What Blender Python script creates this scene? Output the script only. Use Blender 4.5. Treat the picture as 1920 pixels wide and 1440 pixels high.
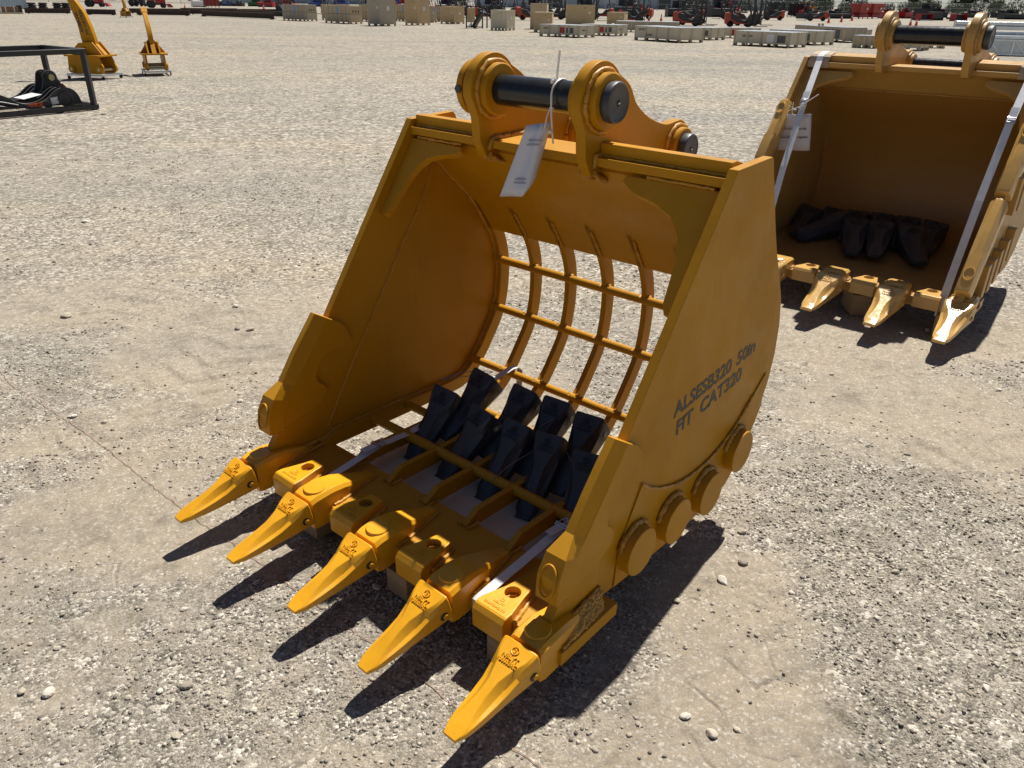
import bpy, bmesh, math, random
import numpy as np
from mathutils import Matrix, Vector

for _o in list(bpy.data.objects):
    bpy.data.objects.remove(_o)
sc = bpy.context.scene
COL = sc.collection
random.seed(7)
RAD = math.radians

# ------------------------------------------------------------------ camera
TH, RO, CAM_H = RAD(26.478), RAD(0.8), 1.6356
fw = Vector((0, math.cos(TH), -math.sin(TH)))
up0 = Vector((0, math.sin(TH), math.cos(TH)))
rt0 = Vector((1, 0, 0))
cr_ = rt0 * math.cos(RO) + up0 * math.sin(RO)
cu_ = -rt0 * math.sin(RO) + up0 * math.cos(RO)
cam = bpy.data.cameras.new('camera')
cam_o = bpy.data.objects.new('camera', cam)
COL.objects.link(cam_o)
mw = Matrix.Identity(4)
for i in range(3):
    mw[i][0], mw[i][1], mw[i][2] = cr_[i], cu_[i], -fw[i]
mw[2][3] = CAM_H
cam_o.matrix_world = mw
cam.sensor_width = 36
cam.lens = 36 * 1441 / 1920
cam.clip_start = 0.05
cam.clip_end = 3000
sc.camera = cam_o

# ------------------------------------------------------------------ light
SUN = Vector((0.3187, 0.5226, 1.0)).normalized()
sun_el = math.asin(SUN.z)
sun_az = math.atan2(SUN.x, SUN.y)
world = bpy.data.worlds.new('World')
sc.world = world
world.use_nodes = True
wn = world.node_tree
sky = wn.nodes.new('ShaderNodeTexSky')
sky.sky_type = 'NISHITA'
sky.sun_disc = False
sky.sun_elevation = sun_el
sky.sun_rotation = sun_az
sky.air_density = 0.6
sky.dust_density = 0.4
bgn = wn.nodes['Background']
bgn.inputs['Strength'].default_value = 0.05
wn.links.new(sky.outputs[0], bgn.inputs[0])
sl = bpy.data.lights.new('sun', 'SUN')
sl.energy = 5.0
sl.angle = RAD(0.53)
sl.color = (1.0, 0.955, 0.88)
so = bpy.data.objects.new('sun', sl)
COL.objects.link(so)
so.location = (3, 5, 12)
so.rotation_euler = (-SUN).to_track_quat('-Z', 'Y').to_euler()
sc.view_settings.view_transform = 'Standard'
sc.view_settings.look = 'None'
sc.view_settings.exposure = 0.44
sc.view_settings.gamma = 1.0
sc.view_settings.use_curve_mapping = False


# ------------------------------------------------------------------ helpers
def tag(o, label=None, cat=None, group=None, kind=None):
    if label: o['label'] = label
    if cat: o['category'] = cat
    if group: o['group'] = group
    if kind: o['kind'] = kind
    return o


def empty(name, loc=(0, 0, 0), rz=0.0, label=None, cat=None, group=None, mat=None):
    o = bpy.data.objects.new(name, None)
    COL.objects.link(o)
    o.empty_display_size = 0.1
    if mat is not None:
        o.matrix_world = mat
    else:
        o.location = loc
        o.rotation_euler = (0, 0, rz)
    return tag(o, label, cat, group)


class MB:
    def __init__(self):
        self.v, self.f = [], []

    def add(self, vs, fs):
        n = len(self.v)
        self.v += [tuple(a) for a in vs]
        self.f += [tuple(i + n for i in g) for g in fs]
        return self

    def box(self, x0, x1, y0, y1, z0, z1, m=None):
        vs = [(x, y, z) for z in (z0, z1) for y in (y0, y1) for x in (x0, x1)]
        if m is not None:
            vs = [m @ Vector(a) for a in vs]
        return self.add(vs, [(0, 2, 3, 1), (4, 5, 7, 6), (0, 1, 5, 4), (2, 6, 7, 3), (0, 4, 6, 2), (1, 3, 7, 5)])

    def bar(self, a, b, w, h=None, upv=(0, 0, 1)):
        """rectangular bar between two points"""
        a, b = Vector(a), Vector(b)
        h = h or w
        d = (b - a).normalized()
        upv = Vector(upv)
        if abs(d.dot(upv)) > 0.98: upv = Vector((1, 0, 0))
        x = d.cross(upv).normalized()
        y = x.cross(d).normalized()
        vs = [c + x * i * w / 2 + y * j * h / 2 for c in (a, b) for i, j in ((-1, -1), (1, -1), (1, 1), (-1, 1))]
        return self.add(vs, [(3, 2, 1, 0), (4, 5, 6, 7), (0, 1, 5, 4), (1, 2, 6, 5), (2, 3, 7, 6), (3, 0, 4, 7)])

    def prism(self, poly, s0, s1):
        """profile of (p, z) points extruded across the width"""
        n = len(poly)
        vs = [(s0, -p, z) for p, z in poly] + [(s1, -p, z) for p, z in poly]
        fs = [tuple(range(n)), tuple(range(2 * n - 1, n - 1, -1))]
        fs += [(i, (i + 1) % n + 0, n + (i + 1) % n, n + i) for i in range(n)]
        return self.add(vs, fs)

    def slab(self, poly, z0, z1):
        """outline of (x, y) points with thickness in z"""
        n = len(poly)
        vs = [(x, y, z0) for x, y in poly] + [(x, y, z1) for x, y in poly]
        fs = [tuple(range(n)), tuple(range(2 * n - 1, n - 1, -1))]
        fs += [(i, (i + 1) % n, n + (i + 1) % n, n + i) for i in range(n)]
        return self.add(vs, fs)

    def cyl(self, a, b, r, seg=20, r2=None, caps=True, ph=0.0):
        a, b = Vector(a), Vector(b)
        r2 = r if r2 is None else r2
        d = (b - a).normalized()
        t = Vector((0, 0, 1)) if abs(d.z) < 0.9 else Vector((1, 0, 0))
        x = d.cross(t).normalized()
        y = d.cross(x)
        vs = []
        for c, rr in ((a, r), (b, r2)):
            for i in range(seg):
                an = 2 * math.pi * i / seg + ph
                vs.append(c + x * math.cos(an) * rr + y * math.sin(an) * rr)
        fs = [(i, (i + 1) % seg, seg + (i + 1) % seg, seg + i) for i in range(seg)]
        if caps:
            fs += [tuple(range(seg)), tuple(range(seg, 2 * seg))]
        return self.add(vs, fs)

    def lathe(self, a, axis, prof, seg=24):
        """prof: list of (distance along axis, radius)"""
        a, d = Vector(a), Vector(axis).normalized()
        t = Vector((0, 0, 1)) if abs(d.z) < 0.9 else Vector((1, 0, 0))
        x = d.cross(t).normalized()
        y = d.cross(x)
        vs, fs = [], []
        for h, r in prof:
            for i in range(seg):
                an = 2 * math.pi * i / seg
                vs.append(a + d * h + (x * math.cos(an) + y * math.sin(an)) * r)
        k = len(prof)
        for j in range(k - 1):
            for i in range(seg):
                i2 = (i + 1) % seg
                fs.append((j * seg + i, j * seg + i2, (j + 1) * seg + i2, (j + 1) * seg + i))
        fs += [tuple(range(seg)), tuple(range((k - 1) * seg, k * seg))]
        return self.add(vs, fs)

    def tube(self, pts, r, seg=8, jit=0.0, ends=True):
        pts = [Vector(p) for p in pts]
        vs, fs = [], []
        n = len(pts)
        x = None
        for k, c in enumerate(pts):
            d = (pts[min(k + 1, n - 1)] - pts[max(k - 1, 0)]).normalized()
            if x is None:
                t = Vector((0, 0, 1)) if abs(d.z) < 0.9 else Vector((1, 0, 0))
                x = d.cross(t).normalized()
            x = (x - d * x.dot(d)).normalized()
            y = d.cross(x)
            rr = (r[k] if isinstance(r, (list, tuple)) else r) * (1 + jit * random.uniform(-1, 1))
            for i in range(seg):
                an = 2 * math.pi * i / seg
                vs.append(c + (x * math.cos(an) + y * math.sin(an)) * rr)
        for k in range(n - 1):
            for i in range(seg):
                i2 = (i + 1) % seg
                fs.append((k * seg + i, k * seg + i2, (k + 1) * seg + i2, (k + 1) * seg + i))
        if ends:
            fs += [tuple(range(seg)), tuple(range((n - 1) * seg, n * seg))]
        return self.add(vs, fs)

    def ribbon(self, pts, wdir, w, th=0.0012):
        pts = [Vector(p) for p in pts]
        vs, fs = [], []
        n = len(pts)
        for k, c in enumerate(pts):
            d = (pts[min(k + 1, n - 1)] - pts[max(k - 1, 0)]).normalized()
            wd = Vector(wdir[k]) if isinstance(wdir, list) else Vector(wdir)
            wd = (wd - d * wd.dot(d)).normalized()
            nn = d.cross(wd)
            for i, j in ((-1, -1), (1, -1), (1, 1), (-1, 1)):
                vs.append(c + wd * i * w / 2 + nn * j * th / 2)
        for k in range(n - 1):
            for i in range(4):
                i2 = (i + 1) % 4
                fs.append((4 * k + i, 4 * k + i2, 4 * k + 4 + i2, 4 * k + 4 + i))
        fs += [(0, 1, 2, 3), (4 * n - 4, 4 * n - 3, 4 * n - 2, 4 * n - 1)]
        return self.add(vs, fs)

    def loft(self, secs, close=True):
        n = len(secs[0])
        vs = [p for s in secs for p in s]
        fs = []
        for k in range(len(secs) - 1):
            for i in range(n):
                i2 = (i + 1) % n
                fs.append((k * n + i, k * n + i2, (k + 1) * n + i2, (k + 1) * n + i))
        fs += [tuple(range(n)), tuple(range((len(secs) - 1) * n, len(secs) * n))]
        return self.add(vs, fs)

    def mesh(self, name, smooth=None):
        me = bpy.data.meshes.new(name)
        me.from_pydata(self.v, [], self.f)
        bm = bmesh.new()
        bm.from_mesh(me)
        bmesh.ops.recalc_face_normals(bm, faces=bm.faces)
        bm.to_mesh(me)
        bm.free()
        if smooth is not None:
            me.polygons.foreach_set('use_smooth', [True] * len(me.polygons))
            me.set_sharp_from_angle(angle=RAD(smooth))
        return me


def obj(name, me, mat, parent=None, loc=None, rot=None, m4=None, bevel=None, seg=2):
    if isinstance(me, MB):
        me = me.mesh(name)
    o = bpy.data.objects.new(name, me)
    COL.objects.link(o)
    if mat is not None and not me.materials:
        me.materials.append(mat)
    if parent is not None:
        o.parent = parent
    if loc is not None: o.location = loc
    if rot is not None: o.rotation_euler = rot
    if m4 is not None: o.matrix_local = m4
    if bevel:
        md = o.modifiers.new('Bevel', 'BEVEL')
        md.width = bevel
        md.segments = seg
        md.limit_method = 'ANGLE'
        md.angle_limit = RAD(35)
        md.harden_normals = True
    return o


def part(name, mb, mat, parent=None, smooth=None, **k):
    return obj(name, mb.mesh(name, smooth) if isinstance(mb, MB) else mb, mat, parent, **k)


def text_mesh(txt, size, depth=0.001, bold=0.0, width=None, align='CENTER'):
    cu = bpy.data.curves.new('lettering', 'FONT')
    cu.body = txt
    cu.size = size
    cu.extrude = depth / 2
    cu.offset = bold
    cu.align_x = align
    cu.resolution_u = 3
    o = bpy.data.objects.new('lettering', cu)
    COL.objects.link(o)
    bpy.context.view_layer.update()
    me = bpy.data.meshes.new_from_object(o.evaluated_get(bpy.context.evaluated_depsgraph_get()))
    bpy.data.objects.remove(o)
    if width:
        co = np.empty(len(me.vertices) * 3)
        me.vertices.foreach_get('co', co)
        co = co.reshape(-1, 3)
        co[:, 0] *= width / (co[:, 0].max() - co[:, 0].min())
        me.vertices.foreach_set('co', co.ravel())
    return me


def frame_m(o, x, y, z):
    m = Matrix.Identity(4)
    for i in range(3):
        m[i][0], m[i][1], m[i][2], m[i][3] = x[i], y[i], z[i], o[i]
    return m


def copy_tree(o, parent=None, mw_=None, label=None):
    c = o.copy()
    COL.objects.link(c)
    if parent is not None:
        c.parent = parent
    if mw_ is not None:
        c.matrix_local = mw_
    if label: c['label'] = label
    for ch in list(o.children):
        copy_tree(ch, c)
    return c


# ------------------------------------------------------------------ materials
def new_mat(name):
    m = bpy.data.materials.new(name)
    m.use_nodes = True
    nt = m.node_tree
    return m, nt, nt.nodes['Principled BSDF']


def N(nt, t, **k):
    n = nt.nodes.new(t)
    for a, b in k.items():
        if a in n.inputs: n.inputs[a].default_value = b
        else: setattr(n, a, b)
    return n


def ramp(nt, fac, stops, interp='LINEAR'):
    r = nt.nodes.new('ShaderNodeValToRGB')
    r.color_ramp.interpolation = interp
    el = r.color_ramp.elements
    while len(el) < len(stops): el.new(0.5)
    for e, (p, c) in zip(el, stops):
        e.position = p
        e.color = (c[0], c[1], c[2], 1) if hasattr(c, '__len__') else (c, c, c, 1)
    nt.links.new(fac, r.inputs[0])
    return r.outputs[0]


def mixc(nt, fac, a, b, mode='MIX'):
    n = nt.nodes.new('ShaderNodeMix')
    n.data_type = 'RGBA'
    n.blend_type = mode
    for sock, val in ((n.inputs[0], fac), (n.inputs[6], a), (n.inputs[7], b)):
        if isinstance(val, bpy.types.NodeSocket): nt.links.new(val, sock)
        elif hasattr(val, '__len__'): sock.default_value = (val[0], val[1], val[2], 1)
        else: sock.default_value = val
    return n.outputs[2]


def fmath(nt, op, a, b=0.0, clamp=False):
    n = nt.nodes.new('ShaderNodeMath')
    n.operation = op
    n.use_clamp = clamp
    for sock, val in ((n.inputs[0], a), (n.inputs[1], b)):
        if isinstance(val, bpy.types.NodeSocket): nt.links.new(val, sock)
        else: sock.default_value = val
    return n.outputs[0]


def noise(nt, co, scale, detail=3.0, rough=0.5):
    n = N(nt, 'ShaderNodeTexNoise', Scale=scale, Detail=detail, Roughness=rough)
    nt.links.new(co, n.inputs['Vector'])
    return n.outputs[0]


def bump(nt, bs, h, strength, dist):
    b = N(nt, 'ShaderNodeBump', Strength=strength, Distance=dist)
    nt.links.new(h, b.inputs['Height'])
    nt.links.new(b.outputs[0], bs.inputs['Normal'])


def simple(name, col, rough=0.5, metal=0.0, var=0.15, vs=6.0, bumps=0.0, bsc=150.0, bd=0.001, dust=0.0, spec=0.5):
    """paint / metal / plastic with blotchy tone, fine relief and settled dust"""
    m, nt, bs = new_mat(name)
    co = N(nt, 'ShaderNodeTexCoord').outputs['Object']
    n1 = noise(nt, co, vs, 5, 0.6)
    lo = tuple(c * (1 - var) for c in col)
    hi = tuple(min(1, c * (1 + var)) for c in col)
    c = ramp(nt, n1, [(0.3, lo), (0.7, hi)])
    if dust:
        g = nt.nodes.new('ShaderNodeNewGeometry')
        sx = nt.nodes.new('ShaderNodeSeparateXYZ')
        nt.links.new(g.outputs['Normal'], sx.inputs[0])
        n2 = noise(nt, co, 9, 6, 0.7)
        f = fmath(nt, 'MULTIPLY', fmath(nt, 'MULTIPLY', fmath(nt, 'MAXIMUM', sx.outputs[2], 0.15), n2), dust)
        c = mixc(nt, f, c, (0.42, 0.36, 0.27))
    nt.links.new(c, bs.inputs['Base Color'])
    bs.inputs['Metallic'].default_value = metal
    bs.inputs['Specular IOR Level'].default_value = spec
    r = ramp(nt, noise(nt, co, vs * 3, 4, 0.6), [(0.3, rough * 0.8), (0.7, min(1, rough * 1.2))])
    nt.links.new(r, bs.inputs['Roughness'])
    if bumps:
        bump(nt, bs, noise(nt, co, bsc, 3, 0.6), bumps, bd)
    return m


def chipped(name, col, rough, chip=0.62, under=(0.035, 0.03, 0.028)):
    """painted casting: pitted surface, worn spots showing dark steel and thick glossy paint"""
    m, nt, bs = new_mat(name)
    c0 = N(nt, 'ShaderNodeTexCoord').outputs['Object']
    oi = N(nt, 'ShaderNodeObjectInfo').outputs['Random']
    vm = N(nt, 'ShaderNodeVectorMath', operation='ADD')
    nt.links.new(c0, vm.inputs[0])
    nt.links.new(fmath(nt, 'MULTIPLY', oi, 37.0), vm.inputs[1])
    co = vm.outputs[0]
    n1 = noise(nt, co, 7, 5, 0.6)
    c = ramp(nt, n1, [(0.3, tuple(x * 0.86 for x in col)), (0.7, tuple(min(1, x * 1.1) for x in col))])
    a = noise(nt, co, 26, 6, 0.75)
    b = noise(nt, co, 5, 2, 0.5)
    s = fmath(nt, 'ADD', a, fmath(nt, 'MULTIPLY', b, 0.35))
    f = ramp(nt, s, [(chip + 0.19, 0), (chip + 0.205, 1)])
    c = mixc(nt, f, c, under)
    nt.links.new(c, bs.inputs['Base Color'])
    nt.links.new(ramp(nt, a, [(0.3, rough * 0.75), (0.7, rough * 1.3)]), bs.inputs['Roughness'])
    h = fmath(nt, 'ADD', noise(nt, co, 240, 3, 0.6), fmath(nt, 'MULTIPLY', noise(nt, co, 40, 2, 0.5), 1.2))
    bump(nt, bs, h, 0.35, 0.0012)
    return m


def wood(name, a, b, grain=(1, 1, 14), sc_=3.0, rough=0.75):
    m, nt, bs = new_mat(name)
    tc = N(nt, 'ShaderNodeTexCoord').outputs['Object']
    mp = N(nt, 'ShaderNodeMapping')
    mp.inputs['Scale'].default_value = grain
    nt.links.new(tc, mp.inputs[0])
    n1 = noise(nt, mp.outputs[0], sc_, 6, 0.65)
    n2 = noise(nt, tc, 1.3, 3, 0.6)
    c = ramp(nt, n1, [(0.25, a), (0.75, b)])
    c = mixc(nt, fmath(nt, 'MULTIPLY', n2, 0.35), c, (0.19, 0.165, 0.13))
    nt.links.new(c, bs.inputs['Base Color'])
    bs.inputs['Roughness'].default_value = rough
    bump(nt, bs, n1, 0.25, 0.004)
    return m


YEL = (0.47, 0.21, 0.004)
TAN = (0.47, 0.27, 0.07)


def painted(name, col, rough, spec):
    """sprayed plate steel: uneven coat, runs, handling scuffs, fine scratches and dust"""
    m, nt, bs = new_mat(name)
    tc = N(nt, 'ShaderNodeTexCoord').outputs['Object']
    n1 = noise(nt, tc, 2.6, 6, 0.62)
    c = ramp(nt, n1, [(0.28, tuple(x * 0.88 for x in col)), (0.5, col), (0.72, tuple(min(1, x * 1.1) for x in col))])
    mp = N(nt, 'ShaderNodeMapping')
    mp.inputs['Scale'].default_value = (9, 9, 1.1)
    nt.links.new(tc, mp.inputs[0])
    runs = noise(nt, mp.outputs[0], 3.0, 4, 0.6)
    c = mixc(nt, ramp(nt, runs, [(0.5, 0), (0.8, 0.22)]), c, tuple(min(1, x * 1.28 + 0.02) for x in col))
    sc1 = N(nt, 'ShaderNodeMapping')
    sc1.inputs['Scale'].default_value = (60, 5, 9)
    sc1.inputs['Rotation'].default_value = (0.5, 0.3, 0.7)
    nt.links.new(tc, sc1.inputs[0])
    scr = ramp(nt, noise(nt, sc1.outputs[0], 2.2, 5, 0.7), [(0.70, 0), (0.735, 1)])
    where = ramp(nt, noise(nt, tc, 4.5, 3, 0.6), [(0.46, 0), (0.62, 0.75)])
    scr = fmath(nt, 'MULTIPLY', scr, where)
    c = mixc(nt, scr, c, tuple(x * 0.45 for x in col))
    blot = ramp(nt, noise(nt, tc, 24, 7, 0.78), [(0.66, 0), (0.72, 0.5)])
    c = mixc(nt, fmath(nt, 'MULTIPLY', blot, where), c, (0.36, 0.28, 0.17))
    g = nt.nodes.new('ShaderNodeNewGeometry')
    sx = nt.nodes.new('ShaderNodeSeparateXYZ')
    nt.links.new(g.outputs['Normal'], sx.inputs[0])
    d = fmath(nt, 'MULTIPLY', fmath(nt, 'MAXIMUM', sx.outputs[2], 0.03), fmath(nt, 'MULTIPLY', noise(nt, tc, 11, 6, 0.7), 0.16))
    c = mixc(nt, d, c, (0.46, 0.39, 0.29))
    nt.links.new(c, bs.inputs['Base Color'])
    bs.inputs['Specular IOR Level'].default_value = spec
    nt.links.new(ramp(nt, noise(nt, tc, 7, 5, 0.65), [(0.3, rough * 0.75), (0.7, rough * 1.3)]), bs.inputs['Roughness'])
    h = fmath(nt, 'ADD', fmath(nt, 'MULTIPLY', noise(nt, tc, 55, 3, 0.6), 0.5), fmath(nt, 'MULTIPLY', noise(nt, tc, 9, 2, 0.5), 1.0))
    bump(nt, bs, fmath(nt, 'SUBTRACT', h, fmath(nt, 'MULTIPLY', scr, 0.15)), 0.22, 0.0022)
    return m


m_yel = painted('yellow_paint', (0.49, 0.225, 0.003), 0.42, 0.16)
m_yel_cast_lit = chipped('yellow_cast_paint_lit', (0.72, 0.34, 0.010), 0.34, 0.70)  # castings brighter than the plate yellow: their sunlit look is put into the colour
m_yel_weld = simple('yellow_weld', (0.50, 0.235, 0.012), 0.42, var=0.16, vs=60, bumps=0.6, bsc=190, bd=0.002, dust=0.12)
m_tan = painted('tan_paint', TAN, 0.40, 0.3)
m_tan_cast = chipped('tan_cast_paint', (0.62, 0.37, 0.11), 0.22, 0.71)
m_tan_shaded = simple('tan_paint_shaded', (0.40, 0.195, 0.035), 0.42, var=0.08, vs=2.0, bumps=0.1, bsc=40, bd=0.001, dust=0.2)  # tan coat darkened for the shell: shade of the inside is put into the colour
m_tan_weld = simple('tan_weld', (0.42, 0.24, 0.08), 0.45, var=0.25, vs=60, bumps=0.6, bsc=190, bd=0.002)
m_black_cast = simple('black_cast_steel', (0.034, 0.038, 0.047), 0.36, var=0.3, vs=8, bumps=0.3, bsc=240, bd=0.0012, dust=0.10)
m_pin = simple('oiled_black_pin', (0.012, 0.013, 0.014), 0.22, var=0.5, vs=14, bumps=0.15, bsc=50, bd=0.0008, dust=0.08)
m_cap = simple('dark_grey_cap', (0.055, 0.058, 0.064), 0.45, var=0.15, vs=10, bumps=0.12, bsc=180, dust=0.1)
m_strap = simple('white_webbing', (0.62, 0.63, 0.66), 0.7, var=0.08, vs=25, bumps=0.35, bsc=420, bd=0.0008)
m_zinc = simple('zinc_wire', (0.55, 0.57, 0.6), 0.3, 1.0, var=0.15, vs=40)
m_wire = simple('dull_wire', (0.30, 0.30, 0.29), 0.45, 0.9, var=0.2, vs=40)
m_zip = simple('white_nylon', (0.8, 0.8, 0.78), 0.4, var=0.05, vs=20)
m_paper = simple('laminated_paper', (0.66, 0.67, 0.72), 0.16, var=0.05, vs=12)
m_ink = simple('dark_ink', (0.03, 0.03, 0.035), 0.5, var=0.15, vs=20)
m_inkfaint = simple('faint_ink', (0.28, 0.28, 0.34), 0.3, var=0.15, vs=20)
m_stencil = simple('stencil_grey', (0.028, 0.029, 0.026), 0.5, var=0.3, vs=30)
m_ply = wood('plywood_deck', (0.60, 0.54, 0.43), (0.78, 0.72, 0.60), (1, 6, 1), 3)
m_lam = wood('laminated_block', (0.20, 0.12, 0.06), (0.42, 0.28, 0.15), (1, 1, 60), 1.4)
m_blackpaint = simple('black_paint', (0.013, 0.014, 0.017), 0.36, var=0.25, vs=5, dust=0.14)
m_blacksteel = simple('worn_black_steel', (0.02, 0.021, 0.024), 0.5, var=0.35, vs=3, dust=0.22)
m_brass = simple('plated_pin', (0.42, 0.36, 0.2), 0.35, 0.9, var=0.2, vs=12)
m_orange = simple('orange_sticker', (0.75, 0.10, 0.012), 0.5, var=0.08)
m_white = simple('white_label', (0.72, 0.72, 0.70), 0.5, var=0.06)
m_redst = simple('dark_red_sticker', (0.22, 0.02, 0.02), 0.5)
m_zincbar = simple('galvanised_bar', (0.52, 0.54, 0.56), 0.35, 0.8, var=0.15, vs=6, dust=0.15)
m_tyre = simple('black_rubber', (0.016, 0.016, 0.017), 0.75, var=0.25, vs=12, dust=0.2)
m_string = simple('red_twine', (0.42, 0.24, 0.18), 0.8, var=0.3, vs=60)


# ------------------------------------------------------------------ ground
def _hash(ix, iy, seed):
    h = (ix.astype(np.int64) * 374761393 + iy.astype(np.int64) * 668265263 + seed * 1442695041) & 0x7fffffff
    h = ((h ^ (h >> 13)) * 1274126177) & 0x7fffffff
    return ((h ^ (h >> 16)) & 0xffff) / 65535.0


def vnoise(x, y, seed=0):
    ix, iy = np.floor(x), np.floor(y)
    fx, fy = x - ix, y - iy
    fx = fx * fx * (3 - 2 * fx)
    fy = fy * fy * (3 - 2 * fy)
    a, b = _hash(ix, iy, seed), _hash(ix + 1, iy, seed)
    c, d = _hash(ix, iy + 1, seed), _hash(ix + 1, iy + 1, seed)
    return (a * (1 - fx) + b * fx) * (1 - fy) + (c * (1 - fx) + d * fx) * fy


def fbm(x, y, oct_=4, seed=0):
    s, a, t = 0, 1.0, 0
    for k in range(oct_):
        s = s + a * vnoise(x * 2 ** k, y * 2 ** k, seed + k * 17)
        t += a
        a *= 0.55
    return s / t


def sand_mask(x, y):
    """1 = fine tan sand, 0 = loose grey gravel"""
    v = fbm(x / 0.9, y / 0.7, 5, 3) * 1.1 + fbm(x / 3.5, y / 2.6, 3, 9) * 0.6 - 0.33
    for cx, cy, sx, sy, w in ((0.66, 1.78, 0.30, 0.50, 0.42), (0.45, 1.25, 0.3, 0.25, 0.25), (-1.25, 2.0, 0.6, 0.45, 0.30), (-1.15, 3.9, 0.5, 0.5, 0.35),
                              (-0.3, 1.15, 0.5, 0.3, 0.10), (1.35, 1.7, 0.40, 0.6, -0.30), (-0.75, 1.35, 0.3, 0.2, -0.2),
                              (-2.2, 3.2, 0.7, 0.6, -0.16), (1.0, 2.9, 0.6, 0.5, -0.12), (0.35, 3.6, 0.7, 0.6, -0.14)):
        v = v + w * np.exp(-((x - cx) / sx) ** 2 - ((y - cy) / sy) ** 2)
    v = (v - 0.21) / 0.46
    v = np.clip(v, 0, 1)
    return v * v * (3 - 2 * v)


def ground_h(x, y):
    d = np.hypot(x, y)
    near = np.clip(1.6 - d / 9.0, 0, 1)
    s = sand_mask(x, y)
    h = (fbm(x / 0.55, y / 0.55, 4, 21) - 0.5) * 0.016
    h += (fbm(x / 0.13, y / 0.13, 3, 31) - 0.5) * 0.010
    h += (fbm(x / 0.045, y / 0.045, 2, 41) - 0.5) * 0.007 * (1 - 0.6 * s)
    # tyre tracks: rows of broken slanting lugs pressed into the surface
    for ox, oy, dx, dy, hw, per, sl, am in ((0.98, 1.75, 0.42, 0.91, 0.25, 0.165, 0.9, 0.011), (1.6, 2.1, 0.5, 0.87, 0.26, 0.165, -0.9, 0.010), (-1.15, 1.75, 0.25, 0.97, 0.24, 0.16, 0.7, 0.007), (-1.6, 3.1, 0.2, 0.98, 0.30, 0.18, -0.6, 0.010), (-0.95, 3.9, 0.1, 0.99, 0.30, 0.2, 0.6, 0.009), (-2.3, 3.6, -0.1, 0.99, 0.30, 0.2, 0.5, 0.009)):
        u = (x - ox) * dx + (y - oy) * dy
        w = -(x - ox) * dy + (y - oy) * dx
        wob = (fbm(x / 0.3, y / 0.3, 2, 55) - 0.5) * 0.12
        ph = (u + np.abs(w) * sl + wob) / per
        fr_ = ph - np.floor(ph)
        lug = np.where(fr_ < 0.13, fr_ / 0.13, (1 - fr_) / 0.87)
        env = np.exp(-(w / hw) ** 6) * np.exp(-(u / 1.25) ** 4) * np.clip((fbm(x / 0.22, y / 0.22, 3, 63) - 0.40) * 6, 0, 1)
        h += (lug - 0.5) * am * env
    return h * near - 0.004


def axis(lo, hi, step, far_lo, far_hi, g=1.085):
    c = list(np.arange(lo, hi + 1e-6, step))
    st, v = step, hi
    while v < far_hi:
        st *= g
        v += st
        c.append(v)
    st, v = step, lo
    L_ = []
    while v > far_lo:
        st *= g
        v -= st
        L_.append(v)
    return np.array(L_[::-1] + c)


gx = axis(-2.6, 2.8, 0.0125, -900, 900)
gy = axis(0.95, 4.6, 0.0125, -60, 1400)
X, Y = np.meshgrid(gx, gy)
Z = ground_h(X, Y)
nx_, ny_ = len(gx), len(gy)
me = bpy.data.meshes.new('ground')
me.vertices.add(nx_ * ny_)
me.vertices.foreach_set('co', np.stack([X, Y, Z], -1).astype(np.float32).ravel())
idx = np.arange(nx_ * ny_).reshape(ny_, nx_)
quads = np.stack([idx[:-1, :-1], idx[:-1, 1:], idx[1:, 1:], idx[1:, :-1]], -1).reshape(-1, 4)
me.loops.add(quads.size)
me.loops.foreach_set('vertex_index', quads.astype(np.int32).ravel())
me.polygons.add(len(quads))
me.polygons.foreach_set('loop_start', np.arange(0, quads.size, 4, dtype=np.int32))
me.polygons.foreach_set('use_smooth', np.ones(len(quads), dtype=bool))
at = me.attributes.new('sand', 'FLOAT', 'POINT')
at.data.foreach_set('value', sand_mask(X, Y).astype(np.float32).ravel())
at = me.attributes.new('tread', 'FLOAT', 'POINT')
at.data.foreach_set('value', np.clip(sum(w * np.exp(-((X - cx) / sx) ** 2 - ((Y - cy) / sy) ** 2) for cx, cy, sx, sy, w in ((0.68, 1.70, 0.22, 0.42, 1.3), (0.5, 1.28, 0.25, 0.2, 1.0), (-1.25, 1.95, 0.4, 0.3, 0.8), (-0.95, 3.3, 0.5, 0.35, 0.7))), 0, 1).astype(np.float32).ravel())
me.update()
me.validate()


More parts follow.
